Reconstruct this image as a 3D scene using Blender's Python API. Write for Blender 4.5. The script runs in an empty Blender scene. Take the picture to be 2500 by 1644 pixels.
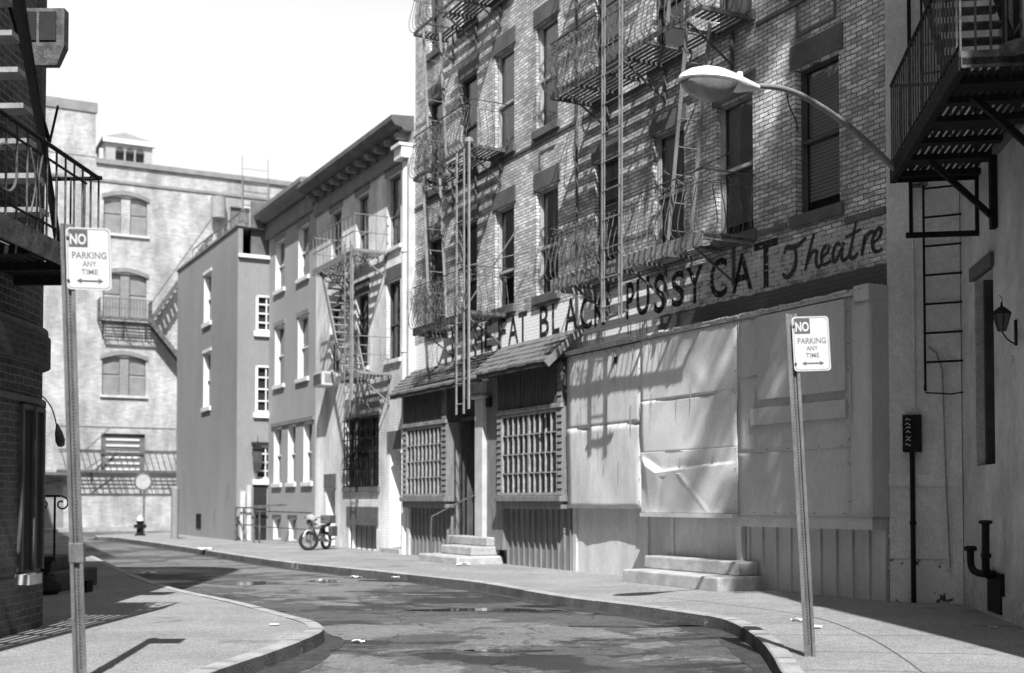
import bpy, bmesh, math, random
from mathutils import Vector, Matrix
R_=math.radians
random.seed(7)
sc=bpy.context.scene
col=sc.collection
# ------------------------------------------------------------------ camera, sky, sun, exposure
PITCH=1.8; F_PX=2950.0; HOR=1225.0; CZ=1.3
cam=bpy.data.cameras.new('camera'); co=bpy.data.objects.new('camera',cam); col.objects.link(co); sc.camera=co
cam.sensor_width=36; cam.lens=F_PX/2500*36
co.location=(0,0,CZ); co.rotation_euler=(R_(90+PITCH),0,0)
VPY=HOR-F_PX*math.tan(R_(PITCH))
cam.shift_x=0; cam.shift_y=(VPY-822)/2500
cam.clip_end=3000; cam.clip_start=0.05
cam.dof.use_dof=True; cam.dof.focus_distance=14.0; cam.dof.aperture_fstop=1.35
SUN=Vector((0.06,-1.0,1.18)).normalized()          # direction towards the sun
HAZE=12.0
w=bpy.data.worlds.new("World"); sc.world=w; w.use_nodes=True
nt=w.node_tree; bg=nt.nodes['Background']
sky=nt.nodes.new('ShaderNodeTexSky'); sky.sky_type='NISHITA'; sky.sun_disc=False
sky.sun_elevation=math.asin(SUN.z); sky.sun_rotation=math.atan2(SUN.x,SUN.y)
sky.dust_density=3.0
sep=nt.nodes.new('ShaderNodeSeparateColor'); nt.links.new(sky.outputs[0],sep.inputs[0])
cmb=nt.nodes.new('ShaderNodeCombineColor')
for i in range(3): nt.links.new(sep.outputs[2],cmb.inputs[i])     # black and white film: one grey channel
# summer haze whitens the lower sky
tcw=nt.nodes.new('ShaderNodeTexCoord'); sxw=nt.nodes.new('ShaderNodeSeparateXYZ'); nt.links.new(tcw.outputs['Generated'],sxw.inputs[0])
hz=nt.nodes.new('ShaderNodeMapRange'); hz.inputs[1].default_value=.36; hz.inputs[2].default_value=.55; hz.inputs[3].default_value=1; hz.inputs[4].default_value=0; nt.links.new(sxw.outputs[2],hz.inputs[0])
hx=nt.nodes.new('ShaderNodeMix'); hx.data_type='RGBA'; nt.links.new(hz.outputs[0],hx.inputs[0]); nt.links.new(cmb.outputs[0],hx.inputs[6]); hx.inputs[7].default_value=(HAZE,HAZE,HAZE,1)
nt.links.new(hx.outputs[2],bg.inputs[0]); bg.inputs[1].default_value=0.06
sl=bpy.data.lights.new('sun','SUN'); sl.energy=5.0; sl.angle=R_(0.53); so=bpy.data.objects.new('sun',sl); col.objects.link(so)
so.rotation_euler=SUN.to_track_quat('Z','Y').to_euler()
sc.view_settings.view_transform='Standard'; sc.view_settings.look='None'
sc.view_settings.exposure=0.56; sc.view_settings.gamma=1
sc.cycles.max_bounces=6; sc.cycles.transparent_max_bounces=12; sc.cycles.diffuse_bounces=3
# ------------------------------------------------------------------ picture -> place helpers
PH=R_(PITCH)
def ray(u,v):
    q=(VPY-v)/F_PX
    return ((u-1250)/F_PX, math.cos(PH)-q*math.sin(PH), math.sin(PH)+q*math.cos(PH))
def G(u,v,z=0.0):
    r=ray(u,v); t=(z-CZ)/r[2]; return (t*r[0],t*r[1])
class Fr:
    """A wall frame: a runs to the right along the wall, b into the wall, z up."""
    def __init__(s,O,X):
        n=math.hypot(*X); s.O=O; s.X=(X[0]/n,X[1]/n); s.Y=(-s.X[1],s.X[0])
        s.ang=math.atan2(s.X[1],s.X[0])
    def at(s,u,v,p=0):
        r=ray(u,v); t=(s.O[0]*s.Y[0]+s.O[1]*s.Y[1]-p)/(r[0]*s.Y[0]+r[1]*s.Y[1])
        x,y,z=t*r[0],t*r[1],CZ+t*r[2]
        return ((x-s.O[0])*s.X[0]+(y-s.O[1])*s.X[1], -p, z)
    def w(s,a,b,z=0): return Vector((s.O[0]+a*s.X[0]+b*s.Y[0], s.O[1]+a*s.X[1]+b*s.Y[1], z))
    def loc(s,x,y):
        dx,dy=x-s.O[0],y-s.O[1]; return (dx*s.X[0]+dy*s.X[1], dx*s.Y[0]+dy*s.Y[1])
A=Fr((4.93,15.8),(.527,-1))            # curved street's long house row
W0=Fr((0,0),(1,0))
ST=Fr((4.93,15.8),(.815,-.39))           # stucco front
Q=(5.71,15.18)
RW=Fr(Q,(-.153,-1))                    # stucco side wall, towards the camera
TB=Fr(G(250,1288),(1.95,1))            # far tan warehouse
C0=A.w(-28.26,-1.07); GE=Fr((C0.x,C0.y),A.Y)   # end wall of the grey house
LB=Fr((-4.9,0),(.05,1))                # left fire escape side
# ------------------------------------------------------------------ materials
def N(nt,t,**k):
    n=nt.nodes.new(t)
    for a,b in k.items(): setattr(n,a,b)
    return n
def mat(name,c1,c2=None,rough=.8,scale=3.0,fine=40.0,amt=.25,bump=.15,metal=0,stretch=(1,1,1),c3=None,c3s=1.2,c3t=.6,spec=.3,det=6,mid=0.0):
    m=bpy.data.materials.new(name); m.use_nodes=True; t=m.node_tree; L=t.links.new
    p=t.nodes['Principled BSDF']; p.inputs['Roughness'].default_value=rough; p.inputs['Metallic'].default_value=metal
    p.inputs['Specular IOR Level'].default_value=spec
    if c2 is None: c2=c1*.75
    tc=N(t,'ShaderNodeTexCoord'); mp=N(t,'ShaderNodeMapping'); mp.inputs['Scale'].default_value=stretch
    L(tc.outputs['Object'],mp.inputs[0])
    n1=N(t,'ShaderNodeTexNoise'); n1.inputs['Scale'].default_value=scale; n1.inputs['Detail'].default_value=det; n1.inputs['Roughness'].default_value=.65
    L(mp.outputs[0],n1.inputs[0])
    r1=N(t,'ShaderNodeMapRange'); r1.inputs[1].default_value=.38; r1.inputs[2].default_value=.64; L(n1.outputs[0],r1.inputs[0])
    mx=N(t,'ShaderNodeMix',data_type='FLOAT'); mx.inputs[2].default_value=c2; mx.inputs[3].default_value=c1; L(r1.outputs[0],mx.inputs[0])
    out=mx.outputs[0]
    n2=N(t,'ShaderNodeTexNoise'); n2.inputs['Scale'].default_value=fine; n2.inputs['Detail'].default_value=3; L(mp.outputs[0],n2.inputs[0])
    r2=N(t,'ShaderNodeMapRange'); r2.inputs[1].default_value=.3; r2.inputs[2].default_value=.7; r2.inputs[3].default_value=1-amt; r2.inputs[4].default_value=1+amt; L(n2.outputs[0],r2.inputs[0])
    mu=N(t,'ShaderNodeMath',operation='MULTIPLY'); L(out,mu.inputs[0]); L(r2.outputs[0],mu.inputs[1]); out=mu.outputs[0]
    if mid:
        n6=N(t,'ShaderNodeTexNoise'); n6.inputs['Scale'].default_value=fine*.22; n6.inputs['Detail'].default_value=4; n6.inputs['Roughness'].default_value=.7; L(mp.outputs[0],n6.inputs[0])
        r6=N(t,'ShaderNodeMapRange'); r6.inputs[1].default_value=.35; r6.inputs[2].default_value=.65; r6.inputs[3].default_value=1-mid; r6.inputs[4].default_value=1+mid; L(n6.outputs[0],r6.inputs[0])
        m6=N(t,'ShaderNodeMath',operation='MULTIPLY'); L(out,m6.inputs[0]); L(r6.outputs[0],m6.inputs[1]); out=m6.outputs[0]
    if c3 is not None:
        n3=N(t,'ShaderNodeTexNoise'); n3.inputs['Scale'].default_value=c3s; n3.inputs['Detail'].default_value=8; n3.inputs['Roughness'].default_value=.7
        L(mp.outputs[0],n3.inputs[0]); r3=N(t,'ShaderNodeMapRange'); r3.inputs[1].default_value=c3t; r3.inputs[2].default_value=c3t+.035; L(n3.outputs[0],r3.inputs[0])
        m3=N(t,'ShaderNodeMix',data_type='FLOAT'); m3.inputs[3].default_value=c3; L(r3.outputs[0],m3.inputs[0]); L(out,m3.inputs[2]); out=m3.outputs[0]
    L(out,p.inputs['Base Color'])
    if bump:
        b=N(t,'ShaderNodeBump'); b.inputs['Strength'].default_value=bump; b.inputs['Distance'].default_value=.02
        L(n2.outputs[0],b.inputs['Height']); L(b.outputs[0],p.inputs['Normal'])
    return m
def brick(name,ca,cb,mortar,band=None,bandc=.75,bw=.205,rh=.068,ms=.007,bias=0,patch=.5,horizontal=False,bandmix=.8,smear=.0,stripe=None,pscale=1.4):
    m=bpy.data.materials.new(name); m.use_nodes=True; t=m.node_tree; L=t.links.new
    p=t.nodes['Principled BSDF']; p.inputs['Roughness'].default_value=.85; p.inputs['Specular IOR Level'].default_value=.2
    tc=N(t,'ShaderNodeTexCoord'); sx=N(t,'ShaderNodeSeparateXYZ'); L(tc.outputs['Object'],sx.inputs[0])
    ad=N(t,'ShaderNodeMath',operation='ADD'); L(sx.outputs[0],ad.inputs[0]); L(sx.outputs[1],ad.inputs[1])
    cx=N(t,'ShaderNodeCombineXYZ'); L(ad.outputs[0],cx.inputs[0]); L(sx.outputs[2],cx.inputs[1])
    # slightly wobbly courses
    wn=N(t,'ShaderNodeTexNoise'); wn.inputs['Scale'].default_value=6; wn.inputs['Detail'].default_value=3; L(tc.outputs['Object'],wn.inputs[0])
    wm=N(t,'ShaderNodeVectorMath',operation='SCALE'); wm.inputs['Scale'].default_value=.032
    ws=N(t,'ShaderNodeVectorMath',operation='SUBTRACT'); ws.inputs[1].default_value=(.5,.5,.5); L(wn.outputs[1],ws.inputs[0]); L(ws.outputs[0],wm.inputs[0])
    wa=N(t,'ShaderNodeVectorMath',operation='ADD'); L(cx.outputs[0],wa.inputs[0]); L(wm.outputs[0],wa.inputs[1])
    br=N(t,'ShaderNodeTexBrick'); br.inputs['Scale'].default_value=1; br.inputs['Brick Width'].default_value=bw; br.inputs['Row Height'].default_value=rh
    br.inputs['Mortar Size'].default_value=ms; br.inputs['Mortar Smooth'].default_value=.25; br.inputs['Bias'].default_value=bias
    br.inputs['Color1'].default_value=(0,0,0,1); br.inputs['Color2'].default_value=(1,1,1,1); br.inputs['Mortar'].default_value=(0.5,0.5,0.5,1)
    L(wa.outputs[0],br.inputs[0])
    # worn paint patches shift every brick lighter or darker
    n1=N(t,'ShaderNodeTexNoise'); n1.inputs['Scale'].default_value=pscale; n1.inputs['Detail'].default_value=9; n1.inputs['Roughness'].default_value=.72; L(tc.outputs['Object'],n1.inputs[0])
    mu=N(t,'ShaderNodeMath',operation='MULTIPLY_ADD'); mu.inputs[1].default_value=patch*2.2; mu.inputs[2].default_value=-patch*1.1; L(n1.outputs[0],mu.inputs[0])
    cb_=N(t,'ShaderNodeMapRange'); cb_.inputs[3].default_value=.30; cb_.inputs[4].default_value=.80; L(br.outputs[0],cb_.inputs[0])
    a2=N(t,'ShaderNodeMath',operation='ADD',use_clamp=True); L(cb_.outputs[0],a2.inputs[0]); L(mu.outputs[0],a2.inputs[1])
    mx=N(t,'ShaderNodeMix',data_type='FLOAT'); mx.inputs[2].default_value=ca; mx.inputs[3].default_value=cb; L(a2.outputs[0],mx.inputs[0])
    n2=N(t,'ShaderNodeTexNoise'); n2.inputs['Scale'].default_value=30; n2.inputs['Detail'].default_value=4; L(tc.outputs['Object'],n2.inputs[0])
    r2=N(t,'ShaderNodeMapRange'); r2.inputs[1].default_value=.3; r2.inputs[2].default_value=.7; r2.inputs[3].default_value=.72; r2.inputs[4].default_value=1.22; L(n2.outputs[0],r2.inputs[0])
    m2=N(t,'ShaderNodeMath',operation='MULTIPLY'); L(mx.outputs[0],m2.inputs[0]); L(r2.outputs[0],m2.inputs[1])
    n7=N(t,'ShaderNodeTexNoise'); n7.inputs['Scale'].default_value=.8; n7.inputs['Detail'].default_value=8; n7.inputs['Roughness'].default_value=.65
    mp7=N(t,'ShaderNodeMapping'); mp7.inputs['Scale'].default_value=(1,1,.45); L(tc.outputs['Object'],mp7.inputs[0]); L(mp7.outputs[0],n7.inputs[0])
    r7=N(t,'ShaderNodeMapRange'); r7.inputs[1].default_value=.40; r7.inputs[2].default_value=.62; r7.inputs[3].default_value=.56; r7.inputs[4].default_value=1.26; L(n7.outputs[0],r7.inputs[0])
    m7=N(t,'ShaderNodeMath',operation='MULTIPLY'); L(m2.outputs[0],m7.inputs[0]); L(r7.outputs[0],m7.inputs[1])
    body=m7.outputs[0]
    mm=N(t,'ShaderNodeMix',data_type='FLOAT'); L(br.outputs['Fac'],mm.inputs[0]); L(body,mm.inputs[2]); mm.inputs[3].default_value=mortar
    out=mm.outputs[0]
    if band:                                  # painted band on the brick, ragged edges: (a0,a1,z0,z1)
        n4=N(t,'ShaderNodeTexNoise'); n4.inputs['Scale'].default_value=5; n4.inputs['Detail'].default_value=6; L(tc.outputs['Object'],n4.inputs[0])
        def edge(sock,lo,hi,soft,amp):
            o=N(t,'ShaderNodeMath',operation='MULTIPLY_ADD'); o.inputs[1].default_value=amp; L(n4.outputs[0],o.inputs[0]); L(sock,o.inputs[2])
            e1=N(t,'ShaderNodeMapRange'); e1.inputs[1].default_value=lo+amp/2; e1.inputs[2].default_value=lo+amp/2+soft; L(o.outputs[0],e1.inputs[0])
            e2=N(t,'ShaderNodeMapRange'); e2.inputs[1].default_value=hi+amp/2-soft; e2.inputs[2].default_value=hi+amp/2; e2.inputs[3].default_value=1; e2.inputs[4].default_value=0; L(o.outputs[0],e2.inputs[0])
            x=N(t,'ShaderNodeMath',operation='MULTIPLY'); L(e1.outputs[0],x.inputs[0]); L(e2.outputs[0],x.inputs[1]); return x.outputs[0]
        for (a0,a1,z0,z1,c,fm,amp) in band:
            ea=edge(sx.outputs[0],a0,a1,.25,.5); ez=edge(sx.outputs[2],z0,z1,.03,amp)
            x=N(t,'ShaderNodeMath',operation='MULTIPLY'); L(ea,x.inputs[0]); L(ez,x.inputs[1])
            # paint is worn off in flecks
            n5=N(t,'ShaderNodeTexNoise'); n5.inputs['Scale'].default_value=9; n5.inputs['Detail'].default_value=6; n5.inputs['Roughness'].default_value=.7; L(tc.outputs['Object'],n5.inputs[0])
            e5=N(t,'ShaderNodeMapRange'); e5.inputs[1].default_value=.27+(1-fm)*.34; e5.inputs[2].default_value=.37+(1-fm)*.32; L(n5.outputs[0],e5.inputs[0])
            y=N(t,'ShaderNodeMath',operation='MULTIPLY'); L(x.outputs[0],y.inputs[0]); L(e5.outputs[0],y.inputs[1])
            # painted mortar stays a little darker
            pc=N(t,'ShaderNodeMix',data_type='FLOAT'); pc.inputs[2].default_value=c; pc.inputs[3].default_value=c*.82; L(br.outputs['Fac'],pc.inputs[0])
            pm=N(t,'ShaderNodeMix',data_type='FLOAT'); L(y.outputs[0],pm.inputs[0]); L(out,pm.inputs[2]); L(pc.outputs[0],pm.inputs[3]); out=pm.outputs[0]
    L(out,p.inputs['Base Color'])
    b=N(t,'ShaderNodeBump',invert=True); b.inputs['Strength'].default_value=.6; b.inputs['Distance'].default_value=.008; L(br.outputs['Fac'],b.inputs['Height'])
    b2=N(t,'ShaderNodeBump'); b2.inputs['Strength'].default_value=.3; b2.inputs['Distance'].default_value=.01; L(n2.outputs[0],b2.inputs['Height']); L(b.outputs[0],b2.inputs['Normal'])
    L(b2.outputs[0],p.inputs['Normal'])
    return m
def glass(name,dark=.03):
    m=bpy.data.materials.new(name); m.use_nodes=True; t=m.node_tree; L=t.links.new
    t.nodes.remove(t.nodes['Principled BSDF']); o=[n for n in t.nodes if n.type=='OUTPUT_MATERIAL'][0]
    tr=N(t,'ShaderNodeBsdfTransparent'); tr.inputs[0].default_value=(.95,.95,.95,1)
    gl=N(t,'ShaderNodeBsdfGlossy'); gl.inputs['Roughness'].default_value=.03
    fr=N(t,'ShaderNodeFresnel'); fr.inputs[0].default_value=1.52
    tc=N(t,'ShaderNodeTexCoord'); n=N(t,'ShaderNodeTexNoise'); n.inputs['Scale'].default_value=2.5; L(tc.outputs['Object'],n.inputs[0])
    b=N(t,'ShaderNodeBump'); b.inputs['Strength'].default_value=.12; b.inputs['Distance'].default_value=.03; L(n.outputs[0],b.inputs['Height']); L(b.outputs[0],gl.inputs['Normal'])
    mx=N(t,'ShaderNodeMixShader'); L(fr.outputs[0],mx.inputs[0]); L(tr.outputs[0],mx.inputs[1]); L(gl.outputs[0],mx.inputs[2]); L(mx.outputs[0],o.inputs[0])
    return m
M={}
WB=[(-16.2,-4.9,4.05,5.15,.80,1.0,.10),(-4.9,-2.3,4.05,5.12,.62,.8,.12),(-2.6,.4,4.5,5.1,.5,.45,.2),(-5.2,.4,3.9,4.47,.10,.95,.12)]
M['brick_worn']=brick('worn_brick',.16,.95,.13,ms=.009,band=[(-9.5+3.9,-4.6+3.9,4.05,5.13,.95,1.0,.10),(-5.2+3.9,-1.9+3.9,4.4,5.12,.62,.5,.14),(-3.0+3.9,.4+3.9,4.45,5.08,.46,.5,.2),(-5.4+3.9,.6+3.9,3.9,4.46,.11,1.0,.10)],patch=.75)
M['brick_worn2']=brick('worn_brick_pale',.20,.97,.17,ms=.009,band=[(-17+11.7,-7.0+11.7,3.9,5.16,.97,1.0,.10)],patch=.7)
M['brick_dark']=brick('dark_brick',.055,.13,.10,patch=.4)
M['brick_cream']=brick('cream_brick',.80,.86,.76,patch=.3,rh=.075)
M['brick_tan']=brick('limewashed_brick',.30,.58,.40,patch=.75,bw=.3,rh=.10,ms=.012,pscale=.45)
M['lime_plaster']=mat('lime_plaster',.36,.27,scale=.5,fine=8,amt=.1)
M['brick_grey']=brick('grey_brick',.30,.36,.27,patch=.35)
M['grey_paint']=mat('grey_painted_wall',.33,.28,mid=.04,scale=.6,fine=30,amt=.10,stretch=(1,1,.4),c3=.26,c3s=.9,c3t=.60,bump=.1)
M['grey_paint2']=mat('pale_grey_wall',.28,.24,mid=.04,scale=.8,fine=30,amt=.10,stretch=(1,1,.4),bump=.1)
M['stucco']=mat('painted_stucco',.84,.68,mid=.07,scale=1.3,fine=60,amt=.16,bump=1.0,c3=.25,c3s=5,c3t=.67)
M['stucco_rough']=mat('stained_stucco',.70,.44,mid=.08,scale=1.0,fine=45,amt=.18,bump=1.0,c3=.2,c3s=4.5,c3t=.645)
M['stucco_flaking']=mat('flaking_stucco',.78,.64,mid=.06,scale=1.3,fine=60,amt=.12,bump=.7,c3=.07,c3s=3.0,c3t=.56)
M['brownstone']=mat('brownstone',.15,.10,scale=2,fine=40,amt=.15,bump=.3)
M['stone']=mat('step_stone',.52,.36,scale=4,fine=60,amt=.15,bump=.5,c3=.2,c3s=5,c3t=.66)
M['white']=mat('white_paint',.80,.70,scale=3,fine=50,amt=.05,bump=.05,rough=.6)
M['offwhite']=mat('aged_white_paint',.62,.48,scale=3,fine=50,amt=.08,bump=.1,rough=.7)
M['frame_dark']=mat('dark_sash_paint',.10,.07,rough=.6,amt=.1)
M['frame_mid']=mat('weathered_sash_paint',.42,.25,scale=6,rough=.7)
M['frame_grey']=mat('grey_sash_paint',.5,.38,scale=6,rough=.7)
M['shade']=mat('roller_shade',.72,.62,scale=1.5,amt=.05,bump=0)
M['shade_dark']=mat('dark_roller_shade',.44,.32,scale=1.5,amt=.08,bump=0)
M['boarding']=mat('dusty_boarding',.42,.30,scale=3,amt=.1,bump=0)
M['curtain']=mat('pale_curtain',.62,.3,scale=5,amt=.05,bump=0,stretch=(3,3,.2))
M['interior']=mat('dark_interior',.03,.015,scale=1,amt=.2,bump=0)
M['glass']=glass('window_glass')
M['iron_black']=mat('black_iron',.022,.012,spec=.12,rough=.7,fine=60,amt=.3,bump=.4,c3=.10,c3s=14,c3t=.66)
M['iron_mid']=mat('rusty_grey_iron',.16,.06,rough=.75,scale=8,fine=60,amt=.3,bump=.4)
M['iron_pale']=mat('pale_ladder_iron',.36,.26,rough=.7,scale=5,fine=60,amt=.15,bump=.2)
M['iron_grey']=mat('grey_painted_iron',.28,.2,rough=.7,scale=5,amt=.15)
M['galv']=mat('galvanised_steel',.24,.15,rough=.5,scale=9,fine=90,amt=.15,metal=.5,spec=.5,stretch=(1,1,.3))
M['sheet']=mat('painted_sheet_metal',.70,.61,mid=.04,rough=.65,scale=1.1,fine=60,amt=.12,bump=.12,c3=.48,c3s=2.4,c3t=.68,spec=.3)
M['sheet_streaked']=mat('streaked_sheet_metal',.68,.55,mid=.05,rough=.7,scale=2.2,fine=60,amt=.12,bump=.12,spec=.25,stretch=(1.6,1.6,.5),c3=.5,c3s=2.4,c3t=.66)
M['sheet_grey']=mat('grey_sheet_metal',.56,.47,mid=.05,rough=.7,scale=1.2,fine=60,amt=.12,stretch=(1.3,1.3,.5),c3=.3,c3s=2.2,c3t=.69)
M['drip']=mat('drip_stain',.40,.30,scale=5,amt=.2,bump=0)
M['streak']=mat('grime_streak',.50,.40,scale=6,amt=.1,bump=0)
M['caulk']=mat('lumpy_caulk',.66,.4,rough=.9,scale=12,fine=50,amt=.2,bump=.6)
M['wood_dark']=mat('dark_weathered_wood',.12,.06,scale=3,fine=60,amt=.3,bump=.3,stretch=(6,6,.6))
M['wood_grey']=mat('grey_weathered_boards',.27,.17,scale=3,fine=60,amt=.2,bump=.3,stretch=(6,6,.6))
M['wood_trim']=mat('weathered_trim',.34,.18,scale=6,fine=50,amt=.2,bump=.3)
M['shingle']=mat('weathered_shingle',.20,.12,scale=3,fine=70,amt=.25,bump=.4,stretch=(5,.7,.7))
M['sign_white']=mat('sign_white',.62,.58,rough=.35,scale=2,fine=60,amt=.03,bump=0,spec=.5)
M['sign_ink']=mat('sign_ink',.13,.10,rough=.4,scale=4,fine=60,amt=.06,bump=0)
M['sign_text']=mat('sign_text_ink',.20,.16,rough=.4,scale=4,fine=60,amt=.1,bump=0)
M['sign_edge']=mat('sign_edge_metal',.5,.4,rough=.4,metal=.6)
M['bolt']=mat('bolt_steel',.08,.05,rough=.5,metal=.3)
M['black_letter']=mat('black_sign_paint',.024,.012,rough=.8,scale=4,fine=30,amt=.3,c3=.30,c3s=11,c3t=.565)
M['lamp_alu']=mat('lamp_aluminium',.86,.8,rough=.35,scale=2,fine=40,amt=.03,bump=0,spec=.5)
M['lamp_glass']=mat('lamp_refractor',.30,.22,rough=.25,scale=6,fine=40,amt=.08,bump=.1,spec=.6)
M['rubber']=mat('tyre_rubber',.03,.02,rough=.8)
M['chrome']=mat('chrome',.7,.6,rough=.2,metal=1)
M['paper']=mat('paper',.85,.7,rough=.8)
M['leaf']=mat('leaf',.07,.04,rough=.6,bump=0)
M['bark']=mat('bark',.12,.06,rough=.9,fine=30,amt=.3,bump=.6)
M['cornice']=mat('cornice_paint',.16,.11,scale=2,amt=.1)
M['cornice_light']=mat('grey_cornice_paint',.27,.2,scale=2,amt=.1)
# asphalt: pale worn road with darker patch repairs and damp stains of their own shape
def asphalt():
    m=mat('asphalt',.195,.15,mid=.2,rough=.85,scale=.9,fine=55,amt=.5,bump=.35,stretch=(1,1,1),spec=.3)
    t=m.node_tree; L=t.links.new; p=t.nodes['Principled BSDF']
    src=p.inputs['Base Color'].links[0].from_socket
    tc=[n for n in t.nodes if n.type=='TEX_COORD'][0]
    def stain(out,scl,st,thr,soft,c,rot=0,seed=0):
        mp=N(t,'ShaderNodeMapping'); mp.inputs['Scale'].default_value=st; mp.inputs['Rotation'].default_value=(0,0,rot); mp.inputs['Location'].default_value=(seed,seed*.7,seed*.3); L(tc.outputs['Object'],mp.inputs[0])
        n=N(t,'ShaderNodeTexNoise'); n.inputs['Scale'].default_value=scl; n.inputs['Detail'].default_value=10; n.inputs['Roughness'].default_value=.66; n.inputs['Distortion'].default_value=.35; L(mp.outputs[0],n.inputs[0])
        r=N(t,'ShaderNodeMapRange'); r.inputs[1].default_value=thr; r.inputs[2].default_value=thr+soft; L(n.outputs[0],r.inputs[0])
        x=N(t,'ShaderNodeMix',data_type='FLOAT'); L(r.outputs[0],x.inputs[0]); L(out,x.inputs[2])
        k=N(t,'ShaderNodeMath',operation='MULTIPLY'); k.inputs[1].default_value=c; L(out,k.inputs[0]); L(k.outputs[0],x.inputs[3])
        return x.outputs[0],r.outputs[0]
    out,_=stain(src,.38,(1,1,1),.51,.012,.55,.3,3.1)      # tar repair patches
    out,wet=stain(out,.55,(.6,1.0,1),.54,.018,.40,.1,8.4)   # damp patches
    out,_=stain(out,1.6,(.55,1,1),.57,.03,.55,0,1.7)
    L(out,p.inputs['Base Color'])
    r=N(t,'ShaderNodeMapRange'); r.inputs[3].default_value=.85; r.inputs[4].default_value=.42; L(wet,r.inputs[0]); L(r.outputs[0],p.inputs['Roughness'])
    # cracks
    v=N(t,'ShaderNodeTexVoronoi',feature='DISTANCE_TO_EDGE'); v.inputs['Scale'].default_value=.55
    nn=N(t,'ShaderNodeTexNoise'); nn.inputs['Scale'].default_value=2; nn.inputs['Detail'].default_value=6; L(tc.outputs['Object'],nn.inputs[0])
    sc_=N(t,'ShaderNodeVectorMath',operation='MULTIPLY_ADD'); sc_.inputs[1].default_value=(.7,.7,.7); L(nn.outputs[1],sc_.inputs[0]); L(tc.outputs['Object'],sc_.inputs[2]); L(sc_.outputs[0],v.inputs[0])
    r4=N(t,'ShaderNodeMapRange'); r4.inputs[1].default_value=.0; r4.inputs[2].default_value=.012; r4.inputs[3].default_value=.35; r4.inputs[4].default_value=1; L(v.outputs[0],r4.inputs[0])
    k=N(t,'ShaderNodeMath',operation='MULTIPLY'); L(out,k.inputs[0]); L(r4.outputs[0],k.inputs[1]); L(k.outputs[0],p.inputs['Base Color'])
    return m
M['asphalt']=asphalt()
M['pavement']=mat('pavement_concrete',.30,.23,mid=.17,rough=.9,scale=.7,fine=50,amt=.5,bump=.3,c3=.18,c3s=.5,c3t=.585)
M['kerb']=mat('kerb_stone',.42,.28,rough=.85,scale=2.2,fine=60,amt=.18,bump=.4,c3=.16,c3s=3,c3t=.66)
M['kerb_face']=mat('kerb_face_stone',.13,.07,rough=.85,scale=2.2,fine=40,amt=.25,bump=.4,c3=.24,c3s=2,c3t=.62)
M['letter_faded']=mat('faded_sign_paint',.06,.03,rough=.8,scale=5,fine=30,amt=.3,c3=.24,c3s=8,c3t=.60)
M['house_grey']=mat('house_grey_paint',.40,.35,scale=.8,fine=25,amt=.08,bump=.1)
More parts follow.
